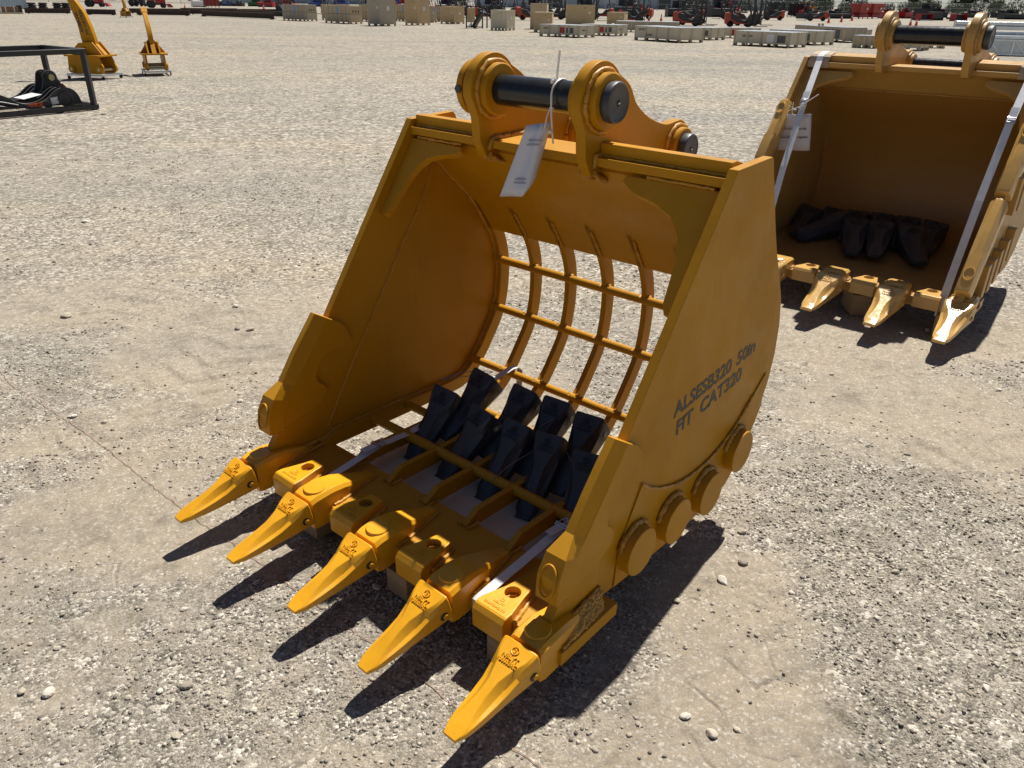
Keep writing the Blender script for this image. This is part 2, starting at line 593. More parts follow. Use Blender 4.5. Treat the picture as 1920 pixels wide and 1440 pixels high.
def ground_material():
    m, nt, bs = new_mat('gravel_yard')
    co = N(nt, 'ShaderNodeTexCoord').outputs['Object']
    sa = N(nt, 'ShaderNodeAttribute', attribute_name='sand').outputs['Fac']
    # grains: finer near the buckets, coarser rubble further out
    geo = N(nt, 'ShaderNodeSeparateXYZ')
    nt.links.new(co, geo.inputs[0])
    yy = fmath(nt, 'MULTIPLY', fmath(nt, 'ADD', geo.outputs[1], fmath(nt, 'MULTIPLY', noise(nt, co, 1.1, 3, 0.5), 2.0)), 0.02)

    def vor(sc_):
        v = N(nt, 'ShaderNodeTexVoronoi', Scale=sc_, Randomness=1.0)
        nt.links.new(co, v.inputs['Vector'])
        return v
    v1, v2, v3, v4, v5 = vor(140.0), vor(60.0), vor(260.0), vor(24.0), vor(9.0)

    def rnd(v):
        s = nt.nodes.new('ShaderNodeSeparateColor')
        nt.links.new(v.outputs['Color'], s.inputs[0])
        return s.outputs[0]
    grey = [(0.0, (0.05, 0.048, 0.048)), (0.15, (0.14, 0.132, 0.126)), (0.4, (0.27, 0.255, 0.232)), (0.75, (0.47, 0.44, 0.395)), (0.92, (0.70, 0.67, 0.61)), (1.0, (0.86, 0.84, 0.79))]
    g1 = ramp(nt, rnd(v1), grey)
    g2 = ramp(nt, rnd(v2), grey)
    g4 = ramp(nt, rnd(v4), grey)
    g5 = ramp(nt, rnd(v5), [(0, (0.12, 0.115, 0.11)), (0.5, (0.30, 0.28, 0.25)), (1, (0.56, 0.53, 0.47))])
    g3 = ramp(nt, rnd(v3), [(0, (0.07, 0.066, 0.062)), (0.5, (0.26, 0.24, 0.215)), (1, (0.60, 0.56, 0.5))])
    pick = noise(nt, co, 9, 4, 0.6)
    grav = mixc(nt, ramp(nt, pick, [(0.45, 0), (0.62, 1)]), g1, g3)
    grav = mixc(nt, ramp(nt, noise(nt, co, 14, 3, 0.6), [(0.56, 0), (0.64, 0.85)]), grav, g2)
    grav = mixc(nt, ramp(nt, yy, [(0.07, 0), (0.12, 0.8)]), grav, g2)
    grav = mixc(nt, ramp(nt, yy, [(0.14, 0), (0.24, 0.75)]), grav, g4)
    grav = mixc(nt, ramp(nt, yy, [(0.35, 0), (0.6, 0.6)]), grav, g5)
    fine = noise(nt, co, 420, 4, 0.7)
    sand = ramp(nt, fine, [(0.25, (0.28, 0.226, 0.158)), (0.5, (0.42, 0.35, 0.255)), (0.78, (0.56, 0.48, 0.365))])
    sand = mixc(nt, fmath(nt, 'MULTIPLY', ramp(nt, rnd(v3), [(0.55, 0), (0.62, 1)]), 0.45), sand, g3)
    sand = mixc(nt, fmath(nt, 'MULTIPLY', ramp(nt, rnd(v1), [(0.90, 0), (0.92, 1)]), 0.35), sand, g1)
    sand = mixc(nt, 1.0, sand, ramp(nt, noise(nt, co, 34, 6, 0.7), [(0.3, 0.84), (0.7, 1.12)]), 'MULTIPLY')
    grav = mixc(nt, 1.0, mixc(nt, 0.12, grav, sand), (1.10, 1.06, 0.985), 'MULTIPLY')
    sand = mixc(nt, fmath(nt, 'MULTIPLY', ramp(nt, yy, [(0.06, 0), (0.16, 1)]), 0.62), sand, grav)
    # where it is sandy: near the buckets the painted-in patches, beyond them broad noise, broken up at every scale
    far = ramp(nt, fmath(nt, 'MULTIPLY', geo.outputs[1], 0.1), [(0.36, 0), (0.52, 1)])
    m1 = noise(nt, co, 0.75, 7, 0.62)
    wide = ramp(nt, m1, [(0.42, 0), (0.72, 1)])
    base = nt.nodes.new('ShaderNodeMix')
    nt.links.new(far, base.inputs[0])
    nt.links.new(sa, base.inputs[2])
    nt.links.new(wide, base.inputs[3])
    brk = fmath(nt, 'MULTIPLY', fmath(nt, 'SUBTRACT', noise(nt, co, 9, 7, 0.70), 0.5), 1.9)
    sf = ramp(nt, fmath(nt, 'ADD', fmath(nt, 'MULTIPLY', base.outputs[0], 1.0), fmath(nt, 'ADD', brk, 0.02)), [(0.12, 0), (0.85, 0.94)])
    c = mixc(nt, sf, grav, sand)
    # broad tone: dusty and bluish stretches, streaked by traffic
    mp = N(nt, 'ShaderNodeMapping')
    mp.inputs['Scale'].default_value = (0.10, 0.42, 1)
    mp.inputs['Rotation'].default_value = (0, 0, RAD(-9))
    nt.links.new(co, mp.inputs[0])
    st = noise(nt, mp.outputs[0], 0.7, 7, 0.66)
    tone = ramp(nt, st, [(0.34, (0.78, 0.80, 0.84)), (0.5, (0.97, 0.965, 0.945)), (0.66, (1.08, 1.03, 0.94))])
    c = mixc(nt, 1.0, c, tone, 'MULTIPLY')
    dk = ramp(nt, noise(nt, co, 2.6, 7, 0.75), [(0.30, 0.66), (0.46, 1.0), (0.7, 1.08)])
    c = mixc(nt, 1.0, c, dk, 'MULTIPLY')
    dk2 = ramp(nt, noise(nt, co, 8.5, 6, 0.75), [(0.32, 0.78), (0.46, 1.0), (0.7, 1.08)])
    c = mixc(nt, 1.0, c, dk2, 'MULTIPLY')
    # pressed tread marks: thin broken polygonal lines
    wv = N(nt, 'ShaderNodeTexNoise', Scale=6.0, Detail=3.0)
    nt.links.new(co, wv.inputs['Vector'])
    off = mixc(nt, 0.05, co, wv.outputs['Color'], 'ADD')
    ve = N(nt, 'ShaderNodeTexVoronoi', Scale=6.5, feature='DISTANCE_TO_EDGE')
    nt.links.new(off, ve.inputs['Vector'])
    line = ramp(nt, ve.outputs['Distance'], [(0.0, 1), (0.055, 0)])
    lm = N(nt, 'ShaderNodeAttribute', attribute_name='tread').outputs['Fac']
    line = fmath(nt, 'MULTIPLY', fmath(nt, 'MULTIPLY', line, lm), ramp(nt, noise(nt, co, 5, 2, 0.5), [(0.45, 0), (0.62, 1)]))
    c = mixc(nt, fmath(nt, 'MULTIPLY', line, 0.07), c, (0.13, 0.115, 0.095))  # lines tinted dark as well: painted shade along the tread ridges
    c = mixc(nt, 1.0, c, (0.785, 0.785, 0.785), 'MULTIPLY')
    nt.links.new(c, bs.inputs['Base Color'])
    bs.inputs['Roughness'].default_value = 0.9
    bs.inputs['Specular IOR Level'].default_value = 0.25
    inv = lambda s_: fmath(nt, 'SUBTRACT', 1.0, s_)
    hgr = fmath(nt, 'ADD', fmath(nt, 'MULTIPLY', inv(v1.outputs['Distance']), 0.9), fmath(nt, 'MULTIPLY', inv(v2.outputs['Distance']), 0.8))
    hgr = fmath(nt, 'ADD', hgr, fmath(nt, 'MULTIPLY', inv(v3.outputs['Distance']), 0.45))
    hsa = fmath(nt, 'ADD', fmath(nt, 'MULTIPLY', fine, 0.5), fmath(nt, 'MULTIPLY', noise(nt, co, 60, 4, 0.6), 0.9))
    hm = nt.nodes.new('ShaderNodeMix')
    nt.links.new(sf, hm.inputs[0])
    nt.links.new(hgr, hm.inputs[2])
    nt.links.new(hsa, hm.inputs[3])
    h = fmath(nt, 'SUBTRACT', hm.outputs[0], fmath(nt, 'MULTIPLY', line, 1.3))
    bump(nt, bs, h, 0.65, 0.0065)
    return m


m_ground = ground_material()
g_o = obj('ground', me, m_ground)
tag(g_o, 'dusty grey and tan gravel yard', 'ground', kind='structure')


def pebble_material(name='pebbles'):
    m, nt, bs = new_mat(name)
    a = N(nt, 'ShaderNodeAttribute', attribute_name='tint').outputs['Fac']
    co = N(nt, 'ShaderNodeTexCoord').outputs['Object']
    c = ramp(nt, a, [(0, (0.075, 0.07, 0.07)), (0.25, (0.18, 0.168, 0.155)), (0.55, (0.31, 0.285, 0.25)), (0.8, (0.46, 0.42, 0.36)), (0.93, (0.58, 0.54, 0.47)), (1, (0.66, 0.645, 0.61))])
    c = mixc(nt, 1.0, c, (0.98, 0.93, 0.84), 'MULTIPLY')
    c = mixc(nt, 1.0, c, ramp(nt, noise(nt, co, 220, 3, 0.6), [(0.3, 0.75), (0.7, 1.1)]), 'MULTIPLY')
    nt.links.new(c, bs.inputs['Base Color'])
    bs.inputs['Roughness'].default_value = 0.85
    bump(nt, bs, noise(nt, co, 300, 3, 0.6), 0.4, 0.001)
    return m


m_peb = pebble_material()
# base pebble: jittered icosahedron
t_ = (1 + 5 ** 0.5) / 2
ICO_V = np.array([(-1, t_, 0), (1, t_, 0), (-1, -t_, 0), (1, -t_, 0), (0, -1, t_), (0, 1, t_), (0, -1, -t_), (0, 1, -t_), (t_, 0, -1), (t_, 0, 1), (-t_, 0, -1), (-t_, 0, 1)]) / 1.9
ICO_F = np.array([(0, 11, 5), (0, 5, 1), (0, 1, 7), (0, 7, 10), (0, 10, 11), (1, 5, 9), (5, 11, 4), (11, 10, 2), (10, 7, 6), (7, 1, 8), (3, 9, 4), (3, 4, 2), (3, 2, 6), (3, 6, 8), (3, 8, 9), (4, 9, 5), (2, 4, 11), (6, 2, 10), (8, 6, 7), (9, 8, 1)])
rng = np.random.default_rng(5)


def scatter(x0, x1, y0, y1, n, r0, r1, pw):
    x = rng.uniform(x0, x1, n)
    y = rng.uniform(y0, y1, n)
    keep = rng.uniform(0, 1, n) > sand_mask(x, y) * 0.92 + (fbm(x / 0.25, y / 0.25, 2, 77) < 0.42) * 0.55
    x, y = x[keep], y[keep]
    r = r0 + (r1 - r0) * rng.uniform(0, 1, len(x)) ** pw
    return np.stack([x, y, r], 1)


peb = np.concatenate([scatter(-1.9, 2.1, 0.95, 2.6, 44000, 0.0012, 0.0075, 3.4), scatter(-2.6, 2.8, 2.6, 4.8, 26000, 0.002, 0.009, 3.6),
                      scatter(-5.5, 5.5, 4.8, 9.5, 12000, 0.0035, 0.014, 3.2)])
n = len(peb)
A = rng.uniform(0, 2 * np.pi, n)
v = ICO_V[None] * (1 + rng.uniform(-0.28, 0.28, (n, 12, 1)))
v = v * np.stack([rng.uniform(0.8, 1.25, n), rng.uniform(0.6, 1.0, n), rng.uniform(0.4, 0.75, n)], -1)[:, None, :]
ca, sa_ = np.cos(A)[:, None], np.sin(A)[:, None]
vx = v[..., 0] * ca - v[..., 1] * sa_
vy = v[..., 0] * sa_ + v[..., 1] * ca
r_ = peb[:, 2][:, None]
V = np.stack([vx * r_ + peb[:, 0][:, None], vy * r_ + peb[:, 1][:, None], v[..., 2] * r_ + (ground_h(peb[:, 0], peb[:, 1]) + 0.22 * peb[:, 2])[:, None]], -1)
F_ = (ICO_F[None] + (np.arange(n) * 12)[:, None, None]).reshape(-1, 3)
me = bpy.data.meshes.new('gravel')
me.vertices.add(n * 12)
me.vertices.foreach_set('co', V.astype(np.float32).ravel())
me.loops.add(F_.size)
me.loops.foreach_set('vertex_index', F_.astype(np.int32).ravel())
me.polygons.add(len(F_))
me.polygons.foreach_set('loop_start', np.arange(0, F_.size, 3, dtype=np.int32))
at = me.attributes.new('tint', 'FLOAT', 'POINT')
at.data.foreach_set('value', np.repeat(rng.beta(2.3, 1.5, n), 12).astype(np.float32))
me.update()
tag(obj('gravel', me, m_peb), 'loose small gravel strewn over the yard', 'gravel', kind='stuff')

# stones big enough to pick out singly
stone_me = []
for k in range(6):
    bm = bmesh.new()
    bmesh.ops.create_icosphere(bm, subdivisions=2, radius=1)
    rr = random.Random(k + 40)
    planes = [(Vector((rr.uniform(-1, 1), rr.uniform(-1, 1), rr.uniform(-1, 1))).normalized(), rr.uniform(0.62, 0.9)) for _ in range(9)]
    for vt in bm.verts:
        for pn, pd in planes:
            dd = vt.co.dot(pn)
            if dd > pd: vt.co -= pn * (dd - pd)
        vt.co.z *= 0.62
        vt.co *= 1 + rr.uniform(-0.03, 0.03)
    ms = bpy.data.meshes.new('stone')
    bm.to_mesh(ms)
    bm.free()
    at = ms.attributes.new('tint', 'FLOAT', 'POINT')
    at.data.foreach_set('value', [(0.9, 0.98, 0.8, 0.55, 1.0, 0.86)[k]] * len(ms.vertices))
    ms.materials.append(m_peb)
    stone_me.append(ms)
STONES = [(0.513, 1.336, .0166), (0.457, 1.388, .0137), (0.805, 2.161, .0157), (0.764, 1.996, .0168), (0.677, 1.908, .0163), (0.516, 1.815, .0121),
          (0.581, 1.352, .0092), (-1.207, 1.44, .0156), (-1.276, 1.438, .0123), (-0.852, 1.463, .0147), (-0.851, 1.727, .0088), (-1.268, 1.593, .0091),
          (-1.35, 1.606, .0074), (-1.23, 3.072, .0128), (-1.214, 2.78, .012), (-1.265, 2.907, .0149), (-3.458, 6.107, .03), (-2.538, 4.068, .0281),
          (-6.311, 12.346, .0388), (-1.638, 4.257, .0168), (-1.437, 3.895, .0217), (-1.515, 3.907, .0187), (-1.908, 2.912, .016), (-1.746, 2.865, .013),
          (-1.338, 2.905, .01), (-0.971, 1.751, .009), (-0.818, 1.307, .0094), (-1.16, 1.853, .0076), (-0.915, 1.445, .0082), (1.073, 1.862, .0094),
          (1.1, 1.403, .0084), (0.881, 1.859, .0091), (1.193, 2.317, .0085), (1.118, 1.662, .009), (1.286, 1.492, .0107), (1.371, 1.893, .0099),
          (1.252, 1.966, .0099), (-0.414, 1.856, .0157), (-0.307, 1.677, .0082), (-0.466, 2.01, .011), (-0.644, 1.816, .0088), (-0.991, 1.426, .0083),
          (-1.057, 1.236, .0096), (2.344, 4.032, .0171), (1.589, 3.452, .0115), (1.618, 2.698, .0098), (2.338, 3.299, .0121), (1.138, 2.566, .009),
          (-0.786, 1.438, .0096), (-0.652, 1.39, .0078)]
for k, (x, y, r) in enumerate(STONES):
    zz = float(ground_h(np.array([x]), np.array([y]))[0])
    o = obj('stone', stone_me[k % 6], None, loc=(x, y, zz + r * 0.32), rot=(random.uniform(-.25, .25), random.uniform(-.25, .25), random.uniform(0, 6.28)))
    s_ = r * 1.15
    o.scale = (s_ * random.uniform(.9, 1.25), s_ * random.uniform(.75, 1), s_ * random.uniform(.7, 1.0))
    tag(o, 'loose pale stone, larger than the gravel it lies on', 'stone', 'loose stones on the gravel')

# twine on the ground
TW = [(-2.9, 3.75), (-2.485, 3.351), (-2.35, 3.21), (-1.782, 2.777), (-1.295, 2.359), (-1.076, 2.175), (-0.915, 2.052), (-0.804, 1.962), (-0.653, 1.835),
      (-0.443, 1.665), (-0.301, 1.555), (-0.211, 1.477), (-0.139, 1.412), (-0.062, 1.343), (0.064, 1.247), (0.125, 1.191), (0.3, 1.05)]
tp_ = []
for (ax, ay), (bx_, by_) in zip(TW[:-1], TW[1:]):
    k = max(2, int(math.hypot(bx_ - ax, by_ - ay) / 0.018))
    for i in range(k):
        f = i / k
        x, y = ax + (bx_ - ax) * f + random.uniform(-.0025, .0025), ay + (by_ - ay) * f + random.uniform(-.0025, .0025)
        tp_.append((x, y, float(ground_h(np.array([x]), np.array([y]))[0]) + 0.0035 + random.uniform(-.001, .0015)))
tag(part('twine', MB().tube(tp_, 0.0010, 5), m_string), 'thin frayed red twine lying across the gravel', 'twine')


# ------------------------------------------------------------------ bucket pieces
def P3(s, p, z):
    return Vector((s, -p, z))


def merge(parts):
    """join meshes given as (mesh, matrix) into one mesh"""
    bm = bmesh.new()
    for ms, mx in parts:
        t = ms.copy()
        t.transform(mx)
        bm.from_mesh(t)
        bpy.data.meshes.remove(t)
    out = bpy.data.meshes.new('emboss')
    bm.to_mesh(out)
    bm.free()
    return out


def tooth_mesh(name, L=0.272, w0=0.055, h0=0.046, w1=0.019, h1=0.006, scoop=1.2, fat=0.0):
    T = [(0, 1.0, 1.0, 1.0, 0), (.012, 1.045, 1.04, 1.03, 0), (.05, 1.03, 1.0, 1.0, 0), (.14, .97, .93, .97, .1), (.26, .88, .82, .92, .55), (.40, .78, .68, .83, .95),
         (.55, .72, .54, .70, 1.0), (.70, .66, .40, .55, .8), (.82, .60, .29, .40, .4), (.90, .54, .21, .29, .12), (.965, .41, .15, .18, 0), (1.0, w1 / w0, h1 / h0, h1 / h0, 0)]
    secs = []
    for t, fw_, ft, fb, sc_ in T:
        w, ht, hb = w0 * fw_ * (1 + fat * math.sin(min(1, t * 1.1) * math.pi / 2)), h0 * ft * (1 + fat * t), h0 * fb * (1 + fat * t)
        k = sc_ * scoop
        r = w * (.80 - .42 * k)
        ws = w * (.93 - .22 * k)
        zt = ht * (.93 - .55 * k)
        zs = ht * (.62 - .38 * k)
        y = -L * t
        secs.append([(-.80 * w, y, -hb), (.80 * w, y, -hb), (w, y, -.6 * hb), (w, y, zs), (ws, y, zt), (r, y, ht), (-r, y, ht), (-ws, y, zt), (-w, y, zs), (-w, y, -.6 * hb)])
    return MB().loft(secs).mesh(name, 22)


def emboss_mesh(lines, size, depth):
    ring = MB().tube([(size * .62 * math.cos(a), size * .62 * math.sin(a), 0) for a in [2 * math.pi * i / 20 for i in range(21)]], size * .09, 5).mesh('ring')
    ps = [(ring, Matrix.Translation((0, size * 1.35, 0))), (text_mesh('2', size * .95, depth, size * .02), Matrix.Translation((0, size * 1.02, 0)))]
    for i, t in enumerate(lines):
        ps.append((text_mesh(t, size * (1.0, .82)[i], depth, size * .015), Matrix.Translation((0, -size * .15 - i * size * .85, 0))))
    return merge(ps)


tooth_y = tooth_mesh('tooth')
emb = emboss_mesh(['NBLYT', '1U3352RC'], 0.0165, 0.0024)
emb_k = emboss_mesh(['NBLYT', '1U3352RC'], 0.0165, 0.0024)
EMB_M = Matrix.Translation((0, -0.047, 0.0435)) @ Matrix.Rotation(RAD(8.5), 4, 'X')


def weld(path, r=0.006, seg=6, step=0.008, jit=0.22):
    out = []
    for a, b in zip(path[:-1], path[1:]):
        a, b = Vector(a), Vector(b)
        k = max(1, int((b - a).length / step))
        for i in range(k):
            out.append(a.lerp(b, i / k) + Vector((random.uniform(-1, 1), random.uniform(-1, 1), random.uniform(-1, 1))) * r * .22)
    out.append(Vector(path[-1]))
    return MB().tube(out, [r * random.uniform(1 - jit, 1 + jit) for _ in out], seg)


def ring_path(s, p, z, r, n=40, a0=0.0, a1=2 * math.pi):
    return [P3(s, p + r * math.cos(a0 + (a1 - a0) * i / n), z + r * math.sin(a0 + (a1 - a0) * i / n)) for i in range(n + 1)]


def spline(pts, k=6):
    """Catmull-Rom through 2-D points"""
    out = []
    q = [pts[0]] + list(pts) + [pts[-1]]
    for i in range(1, len(q) - 2):
        p0, p1, p2, p3 = q[i - 1], q[i], q[i + 1], q[i + 2]
        for j in range(k):
            t = j / k
            out.append(tuple(.5 * ((2 * b) + (-a + c) * t + (2 * a - 5 * b + 4 * c - d) * t * t + (-a + 3 * b - 3 * c + d) * t ** 3) for a, b, c, d in zip(p0, p1, p2, p3)))
    out.append(tuple(pts[-1]))
    return out


def offset_curve(c, d):
    out = []
    for i, (x, y) in enumerate(c):
        a, b = c[max(i - 1, 0)], c[min(i + 1, len(c) - 1)]
        tx, ty = b[0] - a[0], b[1] - a[1]
        l = math.hypot(tx, ty) or 1
        out.append((x + ty / l * d, y - tx / l * d))
    return out


def adapter(root, s, mat, matw, k=1.0, dp=0.0, dz=0.0):
    """weld-on nose that carries a tooth"""
    st = [(.252, .020, .157, .148), (.275, .026, .163, .148), (.33, .036, .181, .148), (.395, .047, .202, .148), (.440, .051, .209, .148), (.458, .052, .210, .096), (.51, .052, .206, .094), (.531, .050, .199, .098)]
    secs = []
    for p, hw, zt, zb in st:
        hw *= k
        secs.append([P3(s - hw, p + dp, zb + dz), P3(s + hw, p + dp, zb + dz), P3(s + hw, p + dp, zt - .012 + dz), P3(s + hw * .8, p + dp, zt + dz), P3(s - hw * .8, p + dp, zt + dz), P3(s - hw, p + dp, zt - .012 + dz)])
    a = part('tooth_adapter', MB().loft(secs), mat, root, smooth=30, bevel=.004)
    part('adapter_cap', MB().lathe(P3(s, .483 + dp, .205 + dz), (0, -.06, 1), [(0, .036 * k), (.005, .0355 * k), (.0075, .033 * k)], 28), mat, a, smooth=40)
    part('adapter_nose', MB().box(s - .038 * k, s + .038 * k, -.575 - dp, -.531 - dp, .118 + dz, .187 + dz), mat, a)
    part('weld_bead', weld([P3(s + .056 * k, .45 + dp, .152 + dz), P3(s + .052 * k, .40 + dp, .152 + dz), P3(s + .038 * k, .33 + dp, .152 + dz), P3(s + .023 * k, .25 + dp, .152 + dz), P3(s - .023 * k, .25 + dp, .152 + dz), P3(s - .038 * k, .33 + dp, .152 + dz), P3(s - .056 * k, .44 + dp, .152 + dz)], .006), matw, a, smooth=60)
    return a


def holed_slab(outer, c, r, z0, z1, n=24):
    """outline in (s, p) with a round hole, thickness z0..z1"""
    bm = bmesh.new()
    loops = []
    for pts in (outer, [(c[0] + r * math.cos(2 * math.pi * i / n), c[1] + r * math.sin(2 * math.pi * i / n)) for i in range(n)]):
        vs = [bm.verts.new((a, -b, z1)) for a, b in pts]
        loops += [bm.edges.new((vs[i], vs[(i + 1) % len(vs)])) for i in range(len(vs))]
    res = bmesh.ops.triangle_fill(bm, use_beauty=True, use_dissolve=False, edges=loops)
    fs = [g for g in res['geom'] if isinstance(g, bmesh.types.BMFace)]
    ex = bmesh.ops.extrude_face_region(bm, geom=fs)
    for g in ex['geom']:
        if isinstance(g, bmesh.types.BMVert): g.co.z = z0
    bmesh.ops.recalc_face_normals(bm, faces=bm.faces)
    ms = bpy.data.meshes.new('lip_shroud')
    bm.to_mesh(ms)
    bm.free()
    return ms


def shroud(root, s, mat, matw, k=1.0, dp=0.0, dz=0.0, text=None):
    o2 = [(-.055, .492), (.054, .492), (.055, .468), (.038, .395), (.032, .356), (-.024, .356), (-.032, .395), (-.055, .468)]
    o2 = [(s + a * k, b + dp) for a, b in o2]
    b_ = part('lip_shroud', holed_slab(o2, (s, .401 + dp), .0225 * k, .151 + dz, .184 + dz), mat, root, bevel=.0035)
    secs = [[P3(s - .055 * k, p + dp, z + dz), P3(s + .055 * k, p + dp, z + dz)] for p, z in ((.466, .1), (.505, .104), (.507, .166), (.494, .1825), (.466, .1825))]
    mb = MB()
    vs = [q for c in secs for q in c]
    mb.add(vs, [(0, 2, 4, 6, 8), (1, 3, 5, 7, 9)] + [(2 * i, 2 * i + 1, 2 * ((i + 1) % 5) + 1, 2 * ((i + 1) % 5)) for i in range(5)])
    part('shroud_front', mb, mat, b_, bevel=.003)
    part('weld_bead', weld([P3(s + .059 * k, .46 + dp, .153 + dz), P3(s + .043 * k, .39 + dp, .153 + dz), P3(s + .037 * k, .353 + dp, .153 + dz), P3(s - .03 * k, .353 + dp, .153 + dz), P3(s - .038 * k, .39 + dp, .153 + dz), P3(s - .059 * k, .46 + dp, .153 + dz)], .007), matw, b_, smooth=60)
    part('weld_bead', weld(ring_path_flat(s, .401 + dp, .158 + dz, .018 * k), .006), matw, b_, smooth=60)
    if text:
        part('embossed_lettering', text, mat, b_, loc=(s, -.452 - dp, .1845 + dz))
    return b_


def ring_path_flat(s, p, z, r, n=20):
    return [P3(s + r * math.cos(2 * math.pi * i / n), p + r * math.sin(2 * math.pi * i / n), z) for i in range(n + 1)]


def put_tooth(root, me_, s, p, z, tilt, yaw, mat, em=None, pin=True, roll=0.0, scale=1.0):
    t = obj('tooth', me_, mat, root, bevel=.003)
    t.matrix_local = Matrix.Translation(P3(s, p, z)) @ Matrix.Rotation(yaw, 4, 'Z') @ Matrix.Rotation(tilt, 4, 'X') @ Matrix.Rotation(roll, 4, 'Y') @ Matrix.Scale(scale, 4)
    if em: obj('embossed_lettering', em, mat, t, m4=EMB_M)
    if pin:
        h = part('pin_hole', MB().lathe((.0535, -.028, -.008), (1, 0, 0), [(0, .0125), (.003, .0125), (.0031, .011)], 20), m_black_cast, t)
        part('pin', MB().lathe((.054, -.026, -.008), (1, 0, 0), [(0, .0075), (.0065, .0075), (.0075, .006)], 16), mat, t, smooth=40)
    return t


def cutter(root, s, mat, side):
    """bolt-on style side cutter: chamfered nose, two lobes behind"""
    body = [(.177, .635), (.131, .61), (.105, .585), (.086, .55), (.080, .52), (.090, .503), (.115, .498), (.150, .507), (.172, .510), (.2, .497), (.226, .470), (.243, .434), (.236, .409),
            (.215, .390), (.202, .370), (.203, .350), (.218, .329), (.29, .303), (.415, .283), (.410, .36), (.352, .415)]
    mb = MB().prism(spline(body, 1)[:len(body)], s - .0295, s + .0295)
    o = part('side_cutter', mb, mat, root, smooth=28, bevel=.003)
    # chamfered nose
    n = MB()
    secs = []
    for pf, zf, pn, zn, hn in ((.177, .635, .214, .657, .0117), (.27, .512, .312, .535, .0117), (.335, .428, .372, .447, .013), (.352, .412, .392, .432, .020), (.375, .388, .425, .407, .031), (.402, .345, .452, .352, .035), (.412, .283, .456, .281, .0345)):
        hb = max(.0293, hn)
        secs.append([P3(s - hb, pf - .012, zf - .008), P3(s - hb, pf, zf), P3(s - hn, pn, zn), P3(s + hn, pn, zn), P3(s + hb, pf, zf), P3(s + hb, pf - .012, zf - .008)])
    part('cutting_nose', n.loft(secs), mat, o, smooth=9, bevel=.0015)
    m4 = frame_m(P3(s, .4535, .345), Vector((1, 0, 0)), Vector((0, .29, .957)).normalized(), Vector((0, -.957, .29)).normalized())
    ring = MB().tube([(.024 * math.cos(a), .044 * math.sin(a), 0) for a in [2 * math.pi * i / 28 for i in range(29)]], .0035, 6).mesh('oval', 60)
    obj('raised_oval', ring, mat, o, m4=m4)
    return o


def ear(root, s0, s1, mat, matw, pin, rear, r1=.108, r2=.088, hook=True, sy=1.0):
    pp, pz = pin
    rp, rz = rear
    A = [(pp + r1 * math.cos(a), pz + r1 * math.sin(a)) for a in [RAD(-10) + RAD(150) * i / 20 for i in range(21)]]
    back = spline([A[-1], (pp - .145, pz + .035), (pp - .19, pz - .02), (pp - .27, pz - .066), (rp + .09, rz + .082), (rp + .03, rz + r2 - .004)], 5)[1:]
    B = [(rp + r2 * math.cos(a), rz + r2 * math.sin(a)) for a in [RAD(95) + RAD(150) * i / 14 for i in range(15)]]
    low = [(pp - .24, rz - .13), (pp - .16, 1.17 + pz - 1.385), (pp - .055, 1.163 + pz - 1.385), (pp + .03, 1.174 + pz - 1.385), (pp + .064, 1.229 + pz - 1.385), (pp + .072, 1.30 + pz - 1.385)]
    o = part('pin_ear', MB().prism(A + back + B + low, s0, s1), mat, root, smooth=30, bevel=.003)
    for (cp, cz), rr in ((pin, .080), (rear, .066)):
        for a, d in ((s0, -1), (s1, 1)):
            b = part('pin_boss', MB().lathe(P3(a, cp, cz), (d, 0, 0), [(0, rr), (.026, rr), (.030, rr - .004), (.030, .048)], 36), mat, o, smooth=35)
            part('weld_bead', weld(ring_path(a + d * .003, cp, cz, rr + .006), .0085, 7, .009), matw, b, smooth=60)
    return o


def pin_part(root, a, b, p, z, r, name='pin'):
    o = part(name, MB().cyl(P3(a, p, z), P3(b, p, z), r, 36), m_pin, root, smooth=40)
    for e, d in ((a, -1), (b, 1)):
        c = part('end_cap', MB().lathe(P3(e, p, z), (d, 0, 0), [(-.012, r * 1.2), (0, r * 1.24), (.012, r * 1.24), (.016, r * 1.2), (.018, r * 1.12), (.0155, r * 1.02), (.0155, r * .2), (.012, r * .18)], 40), m_cap, o, smooth=30)
        part('grease_nipple', MB().lathe(P3(e + d * .012, p, z), (d, 0, 0), [(0, .004), (.006, .004), (.009, .002)], 10), m_zinc, c)
    return o


# ------------------------------------------------------------------ skeleton bucket
R1 = ((0.76159, 0.64798, 0.01027), (-0.64801, 0.76163, -0.00003), (-0.00784, -0.00663, 0.99995))
MW1 = Matrix(((*R1[0], -.0875), (*R1[1], 2.242), (*R1[2], .0009), (0, 0, 0, 1)))
b1 = empty('skeleton_bucket', mat=MW1, label='yellow skeleton bucket with open rib back, five teeth and stencilled lettering on its side plate', cat='bucket')
H = .635
TPL = .0286
plate_prof = [(-.264, 1.257), (-.47, 1.266), (-.482, 1.256), (-.488, 1.24), (-.528, 1.156), (-.584, 1.041), (-.625, .964), (-.685, .87), (-.736, .781), (-.765, .681), (-.773, .573), (-.757, .467),
              (-.724, .391), (-.680, .32), (-.61, .225), (-.523, .159), (-.42, .135), (-.123, .13), (.087, .137), (.30, .15), (.44, .152), (.455, .20)]
inner = spline([(-.285, 1.19), (-.379, 1.103), (-.436, 1.047), (-.544, .951), (-.616, .861), (-.677, .769), (-.714, .665), (-.719, .549), (-.694, .431), (-.632, .333), (-.578, .264), (-.51, .202), (-.422, .182), (-.236, .182), (-.178, .185), (.001, .188), (.177, .192)], 4)
